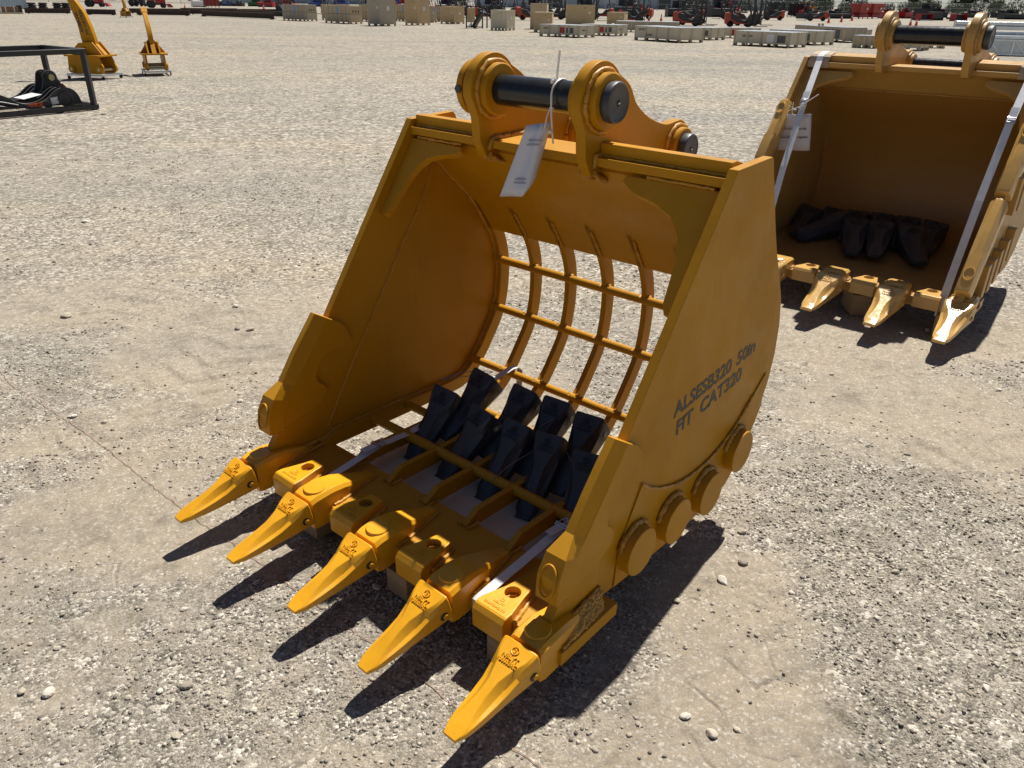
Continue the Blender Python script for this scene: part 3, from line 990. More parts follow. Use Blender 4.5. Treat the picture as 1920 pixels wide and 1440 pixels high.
for sgn in (-1, 1):
    a, b = (-H, -H + TPL) if sgn < 0 else (H - TPL, H)
    sp = part('side_plate', MB().prism(plate_prof, a, b), m_yel, b1, smooth=30, bevel=.002)
    inn = -H + TPL if sgn < 0 else H - TPL
    d_ = .004 * -sgn
    part('weld_bead', weld([P3(inn + d_, p, z) for p, z in inner] + [P3(inn + d_, .25, .165)], .0075), m_yel_weld, sp, smooth=60)
    part('weld_bead', weld([P3(inn, -.37, 1.11), P3(inn, -.286, .944), P3(inn, -.172, .788), P3(inn, -.051, .606), P3(inn, .059, .445), P3(inn, .204, .208)], .0055), m_yel_weld, sp, smooth=60)
    part('weld_bead', weld([P3(inn, .22, .17), P3(inn + d_, .30, .172), P3(inn + d_ * 2, .40, .178)], .009), m_yel_weld, sp, smooth=60)
    part('weld_bead', weld([P3(inn + d_ * 3, .21, .158), P3(inn + d_ * 5, .30, .156), P3(inn + d_ * 6, .41, .156)], .008), m_yel_weld, sp, smooth=60)
    part('edge_weld', weld([P3(inn + .0143 * sgn, -.262, 1.235), P3(inn + .0143 * sgn, .10, .718)], .0025, 5, .006), m_yel_weld, sp, smooth=60)
    # gusset in the upper corner, set back from the opening
    td = Vector((0, -.563, -.826))
    o0 = P3(inn, -.262, 1.195)
    x_ = Vector((-sgn, 0, 0))
    if sgn < 0: G = [(0, 0), (.245, .004), (.25, .018), (.235, .034), (.16, .05), (.115, .068), (.085, .10), (.062, .16), (.036, .285), (.022, .297), (0, .29)]
    else: G = [(0, 0), (.31, .0), (.315, .02), (.27, .048), (.19, .066), (.125, .095), (.08, .15), (.058, .22), (.045, .33), (.03, .36), (0, .36)]
    vs = [o0 + x_ * u + td * w_ for u, w_ in G] + [o0 + x_ * u + td * w_ + Vector((0, .826, -.563)) * .026 for u, w_ in G]
    ng = len(G)
    part('corner_gusset', MB().add(vs, [tuple(range(ng)), tuple(range(2 * ng - 1, ng - 1, -1))] + [(i, (i + 1) % ng, ng + (i + 1) % ng, ng + i) for i in range(ng)]), m_yel, b1, smooth=30, bevel=.003)
    part('weld_bead', weld([o0 + Vector((-sgn * .03, .0, .004)), o0 + Vector((-sgn * .24, .0, .004))], .005), m_yel_weld, b1, smooth=60)
    cutter(b1, sgn * (H - TPL / 2), m_yel, sgn)
# heel wear strip, welds and wear discs on the side seen
hw_ = spline([(.061, .445), (-.0, .402), (-.07, .368), (-.15, .343), (-.23, .330), (-.335, .330), (-.421, .346), (-.48, .368), (-.536, .392), (-.632, .460)], 3)
low_edge = [(-.724, .391), (-.680, .32), (-.61, .225), (-.523, .159), (-.42, .137), (-.123, .132), (.087, .14), (.16, .145), (.15, .28)]
hs = part('heel_wear_plate', MB().prism(hw_ + [(-.715, .52)] + low_edge, H + .0005, H + .0048), m_yel, b1, smooth=30, bevel=.0015)
part('weld_bead', weld([P3(H + .004, p, z + .002) for p, z in hw_], .0058), m_yel_weld, hs, smooth=60)
for p, z in ((.082, .245), (-.125, .237), (-.338, .228), (-.536, .298)):
    d_ = part('wear_disc', MB().lathe(P3(H + .004, p, z), (1, 0, 0), [(0, .0735), (.036, .0735), (.0375, .072)], 48), m_yel, b1, smooth=35)
    part('weld_bead', weld(ring_path(H + .011, p, z, .080, 44, RAD(20), RAD(215)), .0085), m_yel_weld, d_, smooth=60)
# ribs
RIBS = [-.588, -.405, -.225, -.045, .135, .315, .495, .588]
c_in = [q for q in inner if q[1] < .945 or q[0] > -.3][0:]
k0 = next(i for i, q in enumerate(inner) if q[1] < .93)
rin = inner[k0:] + [(.192, .192), (.25, .160)]
rout = offset_curve(rin[:-1], .055)
rib_poly = rin + [(.25, .128)] + [(p, max(z, .130)) for p, z in rout[::-1]]
rib_me = MB().prism(rib_poly, -.011, .011).mesh('rib', 25)
for s in RIBS:
    o = obj('rib', rib_me, m_yel, b1, loc=(s, 0, 0), bevel=.0015)
    if abs(s) < .55:
        part('weld_bead', weld([P3(-.02, .250, .153), P3(-.019, .205, .153)], .007).add(*(lambda w: (w.v, w.f))(weld([P3(.019, .252, .153), P3(.019, .205, .153)], .007))), m_yel_weld, o, smooth=60)
        q0 = rin[0]
        part('weld_bead', weld([P3(-.014, q0[0] + .008, q0[1] + .02), P3(.014, q0[0] + .008, q0[1] + .02)], .0085).add(*(lambda w: (w.v, w.f))(weld([P3(.016, a + .004, b) for a, b in rin[1:7]], .006))), m_yel_weld, o, smooth=60)
# cross tubes
for p, z, r in ((-.722, .650, .0165), (-.703, .440, .0165), (-.558, .238, .0165), (-.335, .166, .0165), (-.162, .168, .0165), (.012, .175, .0178)):
    o = part('cross_tube', MB().cyl(P3(-.606, p, z), P3(.606, p, z), r, 24), m_yel, b1, smooth=40)
    wb = MB()
    for s in RIBS[1:-1]:
        w_ = weld([P3(s - .018, p + .004, z + r * .95), P3(s - .014, p + r * .9, z + r * .5)], .0055)
        wb.add(w_.v, w_.f)
        w_ = weld([P3(s + .017, p + .004, z + r * .98), P3(s + .016, p - r * .7, z + r * .8)], .006)
        wb.add(w_.v, w_.f)
    part('weld_bead', wb, m_yel_weld, o, smooth=60)['kind'] = 'stuff'
# back sheet and top beam
kb = next(i for i, q in enumerate(inner) if q[1] < .80)
sheet = inner[:kb + 1]
part('back_sheet', MB().prism(sheet + offset_curve(sheet, .012)[::-1], -.606, .606), m_yel, b1, smooth=25)
part('top_bar', MB().prism([(-.256, 1.206), (-.256, 1.2315), (-.42, 1.2335), (-.44, 1.16), (-.40, 1.09), (-.30, 1.18), (-.285, 1.206)], -.606, .606), m_yel, b1, smooth=30, bevel=.0025)
for a, b in ((-.606, -.264), (.187, .606)):
    o = part('top_block', MB().prism([(-.284, 1.234), (-.280, 1.270), (-.312, 1.2715), (-.45, 1.235), (-.455, 1.20), (-.43, 1.2345)], a, b), m_yel, b1, smooth=30, bevel=.003)
    part('weld_bead', weld([P3(a + .004, -.280, 1.235), P3(b - .002, -.280, 1.235)], .004), m_yel_weld, o, smooth=60)
# ears and pins
PIN, REAR = (-.275, 1.385), (-.735, 1.208)
for a, b in ((-.264, -.228), (.150, .186)):
    e_ = ear(b1, a, b, m_yel, m_yel_weld, PIN, REAR)
    for q, d in ((a, -1), (b, 1)):
        part('weld_bead', weld([P3(q + d * .005, -.25, 1.20), P3(q + d * .006, -.256, 1.235), P3(q + d * .006, -.33, 1.237), P3(q + d * .006, -.42, 1.24)], .009), m_yel_weld, e_, smooth=60)
        part('weld_bead', weld([P3(q + d * .004, -.25, 1.185), P3(q + d * .006, -.30, 1.16), P3(q + d * .004, -.345, 1.155)], .009), m_yel_weld, e_, smooth=60)
pin_part(b1, -.272, .226, *PIN, .0465, 'hinge_pin')
pin_part(b1, -.272, .226, *REAR, .040, 'rear_pin')
part('collar', MB().lathe(P3(-.294, *PIN), (-1, 0, 0), [(-.001, .084), (.022, .084), (.026, .080), (.026, .05)], 36), m_yel, b1, smooth=35)
part('bolt_head', MB().cyl(P3(-.306, -.196, 1.384), P3(-.306, -.187, 1.384), .0135, 6), m_black_cast, b1)
# lip
part('lip_plate', MB().box(-.686, .686, -.462, -.208, .107, .150), m_yel, b1, bevel=.003)
for sgn in (-1, 1):
    wm = MB()
    for k in range(8):
        f = k / 7
        s = sgn * (H + .004 + .030 * f)
        w_ = weld([P3(s, .235 + .02 * f, .196 - .044 * f), P3(s + sgn * .004, .30 + .02 * f, .190 - .036 * f), P3(s + sgn * .006, .40, .186 - .03 * f), P3(s - sgn * .01 * (1 - f), .435 - .02 * f, .190 - .034 * f)], .0068, 6, .007, .3)
        wm.add(w_.v, w_.f)
    part('weld_bead', wm, m_yel_weld, b1, smooth=60)
    s = sgn * (H + .018)
    part('weld_backing', MB().prism([(.235, .1505), (.43, .1505), (.41, .186), (.25, .190)], min(sgn * H, sgn * (H + .022)), max(sgn * H, sgn * (H + .022))), m_yel_weld, b1, bevel=.01)
sh_txt = merge([(text_mesh('206-934-2170', .0128, .002, .0003), Matrix.Translation((0, -.027, 0))), (text_mesh('NBLYT', .0115, .002, .0003), Matrix.Translation((0, -.010, 0))),
                (MB().tube([(.007 * math.cos(a), .005 * math.sin(a) + .008, 0) for a in [2 * math.pi * i / 14 for i in range(15)]], .0011, 5).mesh('ring'), Matrix.Identity(4))])
DT = .311
for k in range(-2, 3):
    adapter(b1, k * DT, m_yel_cast_lit, m_yel_weld)
for k in range(4):
    shroud(b1, (k - 1.5) * DT, m_yel_cast_lit, m_yel_weld, text=sh_txt)
# measured tips: (s offset, height, yaw)
for k, ds, dz, yaw in ((-2, -.004, -.004, -.01), (-1, .006, .006, .015), (0, .004, .004, .01), (1, -.006, -.012, -.03), (2, .002, .004, .0)):
    put_tooth(b1, tooth_y, k * DT, .538, .160, RAD(12.4) - dz / .27, yaw, m_yel_cast_lit, emb)
# stencil
YM = Matrix(((0, 0, 1, 0), (1, 0, 0, 0), (0, 1, 0, 0), (0, 0, 0, 1)))
for txt, wd, size, p0, z0, ang in (('ALSESB320', .345, .066, -.083, .598, 5.0), ('50in', .128, .066, -.458, .631, 5.0), ('FIT', .095, .067, -.106, .530, 5.2), ('CAT320', .268, .067, -.245, .543, 5.2)):
    tm = text_mesh(txt, size, .0004, .0020, wd, 'LEFT')
    obj('stencilled_lettering', tm, m_stencil, b1, m4=Matrix.Translation(P3(H + .0006, p0, z0)) @ YM @ Matrix.Rotation(RAD(ang), 4, 'Z'))

# ------------------------------------------------------------------ pallet
pal = empty('pallet', mat=MW1 @ Matrix.Translation((0, 0, 0)), label='low wooden pallet of plywood on laminated runners under the skeleton bucket', cat='pallet')
part('plywood_deck', MB().box(-.43, .60, -.30, .33, .088, .1062), m_ply, pal, bevel=.001)
for s in (-.36, .085, .50):
    part('runner', MB().box(s - .045, s + .045, -.492, .34, .002, .0875), m_lam, pal, bevel=.002)

# ------------------------------------------------------------------ spare teeth in the skeleton bucket
tooth_k = tooth_mesh('spare_tooth', .295, .056, .053, .026, .009, 1.0, .14)


def spare(mw_, tip, rear, label, group, roll=0.0, scale=1.0, mat=None):
    tip, rear = P3(*tip), P3(*rear)
    yv = (rear - tip).normalized()
    xv = yv.cross(Vector((0, 0, 1))).normalized()
    zv = xv.cross(yv)
    m4 = frame_m(rear, xv, yv, zv) @ Matrix.Rotation(roll, 4, 'Y') @ Matrix.Scale(scale, 4)
    t = obj('spare_tooth', tooth_k, m_black_cast, None, bevel=.003)
    t.matrix_world = mw_ @ m4
    tag(t, label, 'bucket tooth', group)
    obj('embossed_lettering', emb_k, m_black_cast, t, m4=Matrix.Translation((0, -.050, .0525)) @ Matrix.Rotation(RAD(7), 4, 'X'))
    part('pin_hole', MB().lathe((.0565, -.03, -.006), (1, 0, 0), [(0, .012), (.002, .012)], 18), m_zincbar if False else m_pin, t)
    part('socket', MB().box(-.036, .036, -.001, .0012, -.034, .034), m_pin, t)
    return t


for (ts, tp2, tz), (rs, rp2, rz), lab, roll in (
        ((-.335, .042, .113), (-.340, -.176, .292), 'black spare tooth of the front row next to the skeleton bucket left side plate', .12),
        ((-.165, .042, .113), (-.125, -.155, .294), 'black spare tooth of the front row, second from the skeleton bucket left side plate', .10),
        ((.030, .042, .113), (.025, -.166, .292), 'black spare tooth in the middle of the front row with wire tied at its tip', .05),
        ((.205, .040, .113), (.160, -.176, .292), 'black spare tooth in the front row standing straight, lettering facing out', -.08),
        ((.375, .040, .113), (.320, -.170, .290), 'black spare tooth in the front row half hidden behind the right side cutter', -.05),
        ((-.295, -.085, .165), (-.268, -.312, .333), 'black spare tooth at the left end of the back row, under the white strap', .10),
        ((-.090, -.095, .165), (-.078, -.326, .325), 'black spare tooth in the back row, second from its left end', .08),
        ((.085, -.095, .165), (.066, -.330, .330), 'black spare tooth in the back row with a wire loop through its pin hole', 0.0),
        ((.245, -.090, .165), (.216, -.322, .325), 'black spare tooth at the right end of the back row', -.03)):
    spare(MW1, (ts, tp2, tz), (rs, rp2, rz), lab, 'spare teeth in the skeleton bucket', roll)
wi = empty('tie_wire', mat=MW1, label='thin steel wire threading the black spare teeth in the skeleton bucket together', cat='wire')
for pts in ([(.065, .02, .195), (.08, -.03, .225), (.11, -.09, .255), (.125, -.13, .275)], [(-.28, -.17, .28), (-.22, -.15, .30), (-.18, -.14, .285)], [(.105, -.36, .33), (.12, -.30, .345), (.07, -.20, .30)],
            [(-.40, -.20, .335), (-.33, -.27, .36), (-.27, -.33, .355), (-.38, -.17, .345), (-.40, -.20, .335)], [(.22, -.16, .28), (.28, -.12, .265), (.31, -.11, .255)], [(-.05, -.12, .29), (-.02, -.13, .28)]):
    part('wire_strand', MB().tube([P3(*q) for q in spline(pts, 5)], .0014, 5), m_wire, wi)
part('wire_loop', MB().tube([P3(.055 + .004 * k, .012 + .0215 * math.cos(k * .7), .175 + .0215 * math.sin(k * .7)) for k in range(-1, 9)], .0014, 5), m_wire, wi)


# ------------------------------------------------------------------ straps of the skeleton bucket
def strap(mw_, pts, label, buckle, group, w=.031, wdir=(1, 0, 0)):
    o = part('strap', MB().ribbon([P3(*q) for q in pts], wdir, w), m_strap)
    o.matrix_world = mw_
    tag(o, label, 'strap', group)
    a, d = P3(*buckle[0]), (P3(*buckle[1]) - P3(*buckle[0])).normalized()
    x = Vector(wdir)
    x = (x - d * x.dot(d)).normalized()
    nn = d.cross(x)
    if nn.z < 0: nn = -nn
    c = a + nn * .006
    hw2 = .022
    k = [c - d * .018 - x * hw2, c - d * .018 + x * hw2, c + d * .018 + x * hw2, c + d * .018 - x * hw2]
    mb = MB().tube(k + [k[0]], .0026, 8)
    mb.tube([c - d * .011 - x * hw2 * 1.05 + nn * .004, c - d * .011 + x * hw2 * 1.05 + nn * .004], .003, 8)
    mb.tube([c + d * .012 - x * hw2 + nn * .001, c + d * .020 - x * .005 + nn * .013, c + d * .012 + x * .004 + nn * .004], .0022, 8)
    part('wire_buckle', mb, m_zinc, o, smooth=60)
    part('strap_tail', MB().ribbon([a - d * .012 + nn * .006, a - d * .05 + nn * .004, a - d * .075 + nn * .0022], x, w * .97), m_strap, o)
    return o


strap(MW1, [(-.385, .464, .10), (-.385, .466, .150), (-.385, .455, .1535), (-.384, .40, .162), (-.381, .30, .176), (-.379, .155, .1975), (-.378, .02, .189), (-.374, -.16, .2), (-.366, -.40, .245), (-.362, -.55, .268), (-.361, -.582, .263), (-.360, -.603, .243), (-.357, -.598, .215), (-.345, -.585, .165)],
      'white webbing strap over the cross tubes by the left side plate of the skeleton bucket', ((-.380, .155, .198), (-.379, .02, .189)), 'straps on the skeleton bucket')
strap(MW1, [(.392, .464, .10), (.392, .466, .150), (.392, .455, .1535), (.396, .36, .168), (.400, .22, .184), (.402, .10, .198), (.404, .02, .189), (.41, -.16, .2), (.42, -.40, .245), (.425, -.55, .268), (.426, -.582, .263), (.427, -.603, .243), (.428, -.598, .215)],
      'white webbing strap running behind the right side cutter of the skeleton bucket', ((.402, .085, .198), (.404, .02, .189)), 'straps on the skeleton bucket')

# ------------------------------------------------------------------ tag on the hinge pin
zt = part('zip_tie', MB().tube([P3(*q) for q in spline([(.047, -.235, 1.255), (.048, -.225, 1.30), (.048, -.217, 1.36), (.046, -.222, 1.41), (.046, -.26, 1.434), (.046, -.31, 1.418), (.046, -.322, 1.37)], 6)], .003, 6), m_zip)
zt.matrix_world = MW1
tag(zt, 'white zip tie looped round the hinge pin with its tail standing up', 'zip tie')
part('tail', MB().ribbon([P3(*q) for q in [(.049, -.235, 1.432), (.056, -.23, 1.47), (.064, -.225, 1.515)]], (1, 0, 0), .0065, .002), m_zip, zt)
for z_ in (1.43, 1.355, 1.29): part('lock', MB().box(.043, .052, .214, .226, z_ - .005, z_ + .005), m_zip, zt, bevel=.001)
rows = 9
sec = []
vs, fs = [], []
nu = 12
for i in range(rows):
    f = i / (rows - 1)
    L_, R_ = -.018 - .062 * f, .040 - .018 * f
    z_ = 1.305 - .215 * f
    for j in range(nu):
        g = j / (nu - 1)
        bend = max(0, (g - .72) / .28) ** 2
        vs.append(P3(L_ + (R_ - L_) * (g - .035 * bend), -.185 + .045 * f - .05 * bend - .02 * math.sin(g * 3.1), z_ + .012 * g + .05 * bend * f))
for i in range(rows - 1):
    for j in range(nu - 1):
        fs.append((i * nu + j, i * nu + j + 1, (i + 1) * nu + j + 1, (i + 1) * nu + j))
me = bpy.data.meshes.new('paper_tag')
me.from_pydata(vs, [], fs)
me.polygons.foreach_set('use_smooth', [True] * len(me.polygons))
tg = obj('paper_tag', me, m_paper)
tg.matrix_world = MW1
sm = tg.modifiers.new('Solidify', 'SOLIDIFY')
sm.thickness = .0014
tag(tg, 'laminated white paper tag curling below the hinge pin of the skeleton bucket', 'paper tag')
for i, (f, l_) in enumerate(((.20, 1.0), (.26, .9), (.74, .85), (.79, .95))):
    a_ = P3(-.018 - .062 * f + .02, -.185 + .045 * f - .0125, 1.305 - .215 * f)
    b_ = a_ + Vector((.055 * l_, 0, .006))
    part('printed_line', MB().bar(a_, b_, .0006, .004, (0, 0, 1)), m_inkfaint, tg)
part('tie_end', MB().tube([P3(*q) for q in spline([(.040, -.20, 1.30), (.043, -.205, 1.335), (.046, -.217, 1.36)], 4)], .002, 6), m_zip, tg)

# ------------------------------------------------------------------ digging bucket behind
MW2 = Matrix.Translation((2.208, 4.736, 0)) @ Matrix.Rotation(RAD(-40.257), 4, 'Z')
b2 = empty('digging_bucket', mat=MW2, label='tan digging bucket with closed shell and white paper sign, standing behind the skeleton bucket', cat='bucket')
H2 = .702
prof2 = [(-.295, 1.338), (-.52, 1.345), (-.56, 1.30), (-.70, 1.06), (-.85, .90), (-.945, .68), (-.955, .52), (-.925, .36), (-.80, .21), (-.62, .145), (.40, .150), (.46, .17), (.575, .235)]
shell_in = spline([(-.33, 1.29), (-.47, 1.17), (-.665, 1.028), (-.821, .882), (-.905, .66), (-.895, .38), (-.76, .245), (-.5, .19), (-.1, .182), (.25, .182)], 5)
for sgn in (-1, 1):
    a, b = (-H2, -H2 + .03) if sgn < 0 else (H2 - .03, H2)
    sp = part('side_plate', MB().prism(prof2, a, b), m_tan, b2, smooth=30, bevel=.002)
    inn = (H2 - .03) * sgn
    part('weld_bead', weld([P3(inn - sgn * .004, p, z) for p, z in shell_in[6:]], .005), m_tan_weld, sp, smooth=60)
    o0 = P3(inn, -.30, 1.265)
    td = Vector((0, -.62, -.785))
    x_ = Vector((-sgn, 0, 0))
    Gp = [(0, 0), (.29, .0), (.30, .02), (.27, .045), (.17, .075), (.11, .115), (.07, .19), (.04, .30), (0, .32)]
    vs = [o0 + x_ * u + td * w_ for u, w_ in Gp] + [o0 + x_ * u + td * w_ + Vector((0, .785, -.62)) * .026 for u, w_ in Gp]
    ng = len(Gp)
    part('corner_gusset', MB().add(vs, [tuple(range(ng)), tuple(range(2 * ng - 1, ng - 1, -1))] + [(i, (i + 1) % ng, ng + (i + 1) % ng, ng + i) for i in range(ng)]), m_tan, b2, smooth=30, bevel=.003)
    # two octagonal guards clamped over the front edge
    fd = Vector((0, -.62, -.785))
    fn = Vector((0, -.785, .62))
    for z0, z1 in ((1.075, .735), (.705, .275)):
        L_ = (z0 - z1) / .785
        st = P3(sgn * (H2 - .015), -.295 + (1.338 - z0) * .79, z0)
        secs = []
        for t, k in ((0, .9), (.03, 1), (.55, 1), (.62, 1.0), (.68, 1.0), (.97, 1.0), (1, .95)):
            c = st + fd * L_ * t
            w1_, w2_ = .042 * k, (.017 if t < .6 else .030) * k
            secs.append([c + Vector((-w1_, 0, 0)) - fn * .05, c + Vector((-w1_, 0, 0)) + fn * .008, c + Vector((-w2_, 0, 0)) + fn * .045 * k, c + Vector((w2_, 0, 0)) + fn * .045 * k, c + Vector((w1_, 0, 0)) + fn * .008, c + Vector((w1_, 0, 0)) - fn * .05])
        gd = part('side_guard', MB().loft(secs), m_tan_cast, b2, smooth=25, bevel=.003)
        for t in ((.82,) if z0 < .8 else (.16,)):
            c = st + fd * L_ * t + fn * .047
            m4 = frame_m(c, Vector((1, 0, 0)), -fd, fn)
            obj('raised_oval', MB().tube([(.025 * math.cos(a_), .036 * math.sin(a_), 0) for a_ in [2 * math.pi * i / 24 for i in range(25)]], .004, 6).mesh('raised_oval', 60), m_tan_cast, gd, m4=m4)
# fins on the outside
for k, (p, z) in enumerate(((.30, .20), (.16, .20), (.02, .22), (-.12, .25), (-.26, .29), (.06, .62), (-.08, .62))):
    part('side_wear_fin', MB().box(H2 + .0005, H2 + .045, -p - .035, -p + .035, z, z + (.19 if k < 5 else .2)), m_tan, b2, bevel=.003)
part('shell', MB().prism(shell_in + offset_curve(shell_in, .016)[::-1], -H2 + .0305, H2 - .0305), m_tan_shaded, b2, smooth=30)
part('seam_weld', weld([P3(-.67, -.50, 1.148), P3(.67, -.50, 1.148)], .0042, 6, .02), m_tan_weld, b2, smooth=60)
part('top_bar', MB().prism([(-.287, 1.285), (-.287, 1.312), (-.46, 1.315), (-.50, 1.20), (-.46, 1.16), (-.345, 1.268)], -.671, .671), m_tan, b2, smooth=30, bevel=.0025)
for a, b in ((-.671, -.214), (.298, .671)):
    part('top_block', MB().prism([(-.322, 1.3135), (-.318, 1.352), (-.43, 1.365), (-.50, 1.34), (-.50, 1.22)], a, b), m_tan, b2, smooth=30, bevel=.003)
PIN2, REAR2 = (-.225, 1.487), (-.73, 1.30)
for a, b in ((-.214, -.174), (.258, .298)):
    ear(b2, a, b, m_tan, m_tan_weld, PIN2, REAR2, .125, .09)
pin_part(b2, -.215, .345, *PIN2, .051, 'hinge_pin')
pin_part(b2, -.215, .345, *REAR2, .042, 'rear_pin')
part('keeper_bolt', MB().lathe(P3(-.243, -.30, 1.46), (-.3, -1, .1), [(0, .018), (.03, .018), (.033, .012)], 12), m_zinc, b2)
part('lip_plate', MB().box(-.75, .75, -.463, -.22, .128, .1815), m_tan, b2, bevel=.003)
tooth_t = tooth_mesh('tooth', .325, .074, .060, .034, .009, 1.15)
emb_t = emboss_mesh(['NBLYT', '1U3352RC'], .021, .0024)
D2 = .346
for k in range(-2, 3):
    adapter(b2, k * D2, m_tan_cast, m_tan_weld, 1.3, 0, .034)
    t = put_tooth(b2, tooth_t, k * D2, .546, .180, RAD(14.0), 0, m_tan_cast, None, False)
    obj('embossed_lettering', emb_t, m_tan_cast, t, m4=Matrix.Translation((0, -.056, .0565)) @ Matrix.Rotation(RAD(9), 4, 'X'))
    part('pin', MB().lathe((.072, -.03, -.01), (1, 0, 0), [(0, .013), (.008, .013), (.011, .009)], 16), m_tan_cast, t, smooth=40)
for k in range(4):
    shroud(b2, (k - 1.5) * D2, m_tan_cast, m_tan_weld, 1.25, 0, .031)
for k, (s, p, rz) in enumerate(((.13, .40, .6), (.63, .42, .1), (.0, -.45, .2), (-.5, -.4, .0))):
    wb_ = part('wood_block', MB().box(-.05, .05, -.10, .10, .002, .127), m_lam, None, bevel=.002)
    wb_.matrix_world = MW2 @ Matrix.Translation(P3(s, p, 0)) @ Matrix.Rotation(rz, 4, 'Z')
    tag(wb_, ('askew wood block under the lip of the tan digging bucket', 'squared wood block under the right end of the tan bucket lip', 'wood block under the middle of the tan bucket heel', 'wood block under the left of the tan bucket heel')[k], 'wood block', 'blocks under the tan bucket')
G2 = 'spare teeth in the tan bucket'
for rear_, tip_, lab, rl in (
        ((-.185, -.37, .285), (-.055, .03, .225), 'black spare tooth in the tan bucket front row, leftmost of the three side by side', 0),
        ((-.03, -.40, .285), (.085, .06, .225), 'black spare tooth lying in the middle of the front row in the tan bucket', 0),
        ((.145, -.43, .285), (.325, -.06, .225), 'black spare tooth lying askew at the right of the front row in the tan bucket', -.05),
        ((-.30, -.50, .28), (-.50, -.07, .22), 'black spare tooth turned on its side at the left of the tan bucket', 1.2),
        ((-.59, -.62, .255), (-.53, -.24, .215), 'black spare tooth next to the left side plate inside the tan bucket', .2),
        ((-.43, -.67, .26), (-.42, -.30, .22), 'black spare tooth in the back row of the tan bucket, under a thin wire', .1),
        ((-.285, -.70, .262), (-.22, -.33, .222), 'black spare tooth in the tan bucket back row, behind the leftmost front one', 0),
        ((-.125, -.74, .262), (-.06, -.37, .222), 'black spare tooth in the middle of the back row in the tan bucket', 0),
        ((.04, -.77, .262), (.09, -.40, .222), 'black spare tooth in the back row of the tan bucket behind the askew one', 0),
        ((.225, -.70, .275), (.265, -.33, .222), 'black spare tooth wrapped with wire at the right end of the tan bucket pile', .1)):
    spare(MW2, tip_, rear_, lab, G2, rl, 1.42)
wi = empty('tie_wire', mat=MW2, label='thin steel wire over the black spare teeth in the tan bucket', cat='wire')
for pts in ([(-.62, -.60, .31), (-.52, -.62, .325), (-.40, -.55, .32)], [(.18, -.62, .32), (.25, -.60, .345), (.30, -.62, .31)], [(.18, -.60, .31), (.25, -.58, .34), (.30, -.60, .30)]):
    part('wire_strand', MB().tube([P3(*q) for q in spline(pts, 5)], .0016, 5), m_wire, wi)
sL = strap(MW2, [(-.60, -.40, 1.372), (-.598, -.322, 1.357), (-.597, -.30, 1.345), (-.595, -.282, 1.318), (-.55, -.03, 1.09), (-.515, .22, .735), (-.49, .42, .32), (-.485, .468, .187), (-.485, .469, .10)],
           'white strap down the left of the tan bucket, paper sign tied to its buckle', ((-.551, -.03, 1.09), (-.515, .22, .735)), 'straps on the tan bucket', .04)
sR = strap(MW2, [(.592, -.40, 1.372), (.592, -.322, 1.357), (.592, -.30, 1.345), (.592, -.282, 1.318), (.592, -.02, 1.07), (.592, .22, .70), (.592, .42, .30), (.592, .470, .187), (.592, .471, .10)],
           'white strap down the right of the tan bucket, ending between teeth at the lip', ((.592, -.04, 1.09), (.592, .22, .70)), 'straps on the tan bucket', .04)
for s in (-.60, .592):
    part('edge_pad', MB().ribbon([P3(s, -.40, 1.3695), P3(s, -.322, 1.3555), P3(s, -.303, 1.343), P3(s, -.286, 1.314), P3(s, -.283, 1.28)], (1, 0, 0), .13, .002), wood('edge_pad_card', (.42, .31, .2), (.5, .38, .26)) if s < 0 else bpy.data.materials['edge_pad_card'], sL if s < 0 else sR)
# sign
sg = empty('paper_sign', mat=MW2 @ frame_m(P3(-.586, -.035, .905), Vector((.955, -.05, .29)).normalized(), Vector((-.17, -.06, .98)).normalized(), Vector((.25, -.96, .0)).normalized()), label='white paper sign with two lines of print tied to the strap of the tan bucket', cat='sign')
vs, fs = [], []
for i in range(6):
    for j in range(9):
        u, w_ = j / 8 - .5, i / 5 - .5
        vs.append((u * .212, w_ * .225, .006 * math.sin(u * 7) - .004 * math.cos(w_ * 5)))
for i in range(5):
    for j in range(8):
        fs.append((i * 9 + j, i * 9 + j + 1, i * 9 + j + 10, i * 9 + j + 9))
me = bpy.data.meshes.new('sheet')
me.from_pydata(vs, [], fs)
me.polygons.foreach_set('use_smooth', [True] * len(me.polygons))
sh_ = obj('sheet', me, simple('white_paper', (.62, .61, .66), .5, var=.04, vs=10), sg)
sh_.modifiers.new('Solidify', 'SOLIDIFY').thickness = .001
obj('printed_lettering', text_mesh('These are two lots.', .0185, .0006, .0003), m_ink, sg, m4=Matrix.Translation((.012, .018, .0075)))
obj('printed_lettering', text_mesh('Please sell them separate.', .0185, .0006, .0003), m_ink, sg, m4=Matrix.Translation((.0, -.034, .0075)))
zz = MB()
zz.tube([Vector(q) for q in spline([(.01, .10, .004), (-.01, .13, .02), (.03, .16, .03), (.05, .135, .02), (.02, .10, .004)], 5)], .0022, 6)
zz.tube([Vector(q) for q in ((.03, .155, .03), (.10, .20, .035), (.155, .235, .04))], .0026, 6)
for d in ((-.03, .02), (.004, .035), (.0, -.03), (.025, -.01)): zz.tube([(.0, .155, .035), (d[0], .155 + d[1], .042)], .0022, 6)
zz.tube([Vector(q) for q in spline([(.0, .15, .03), (-.035, .13, .03), (-.04, .085, .006)], 5)], .0018, 6)
part('zip_tie', zz, m_zip, sg, smooth=60)

# ------------------------------------------------------------------ rippers on the yard
RIP = [(-.34, .43), (-.23, .56), (-.115, .72), (-.127, .85), (-.140, 1.09), (-.19, 1.26), (-.25, 1.5), (-.35, 1.7), (-.50, 1.84), (-.62, 1.92), (-.56, 1.97), (-.40, 1.90), (-.22, 1.71), (-.05, 1.49), (.08, 1.29), (.16, 1.03), (.20, .83), (.21, .70), (.39, .49)]


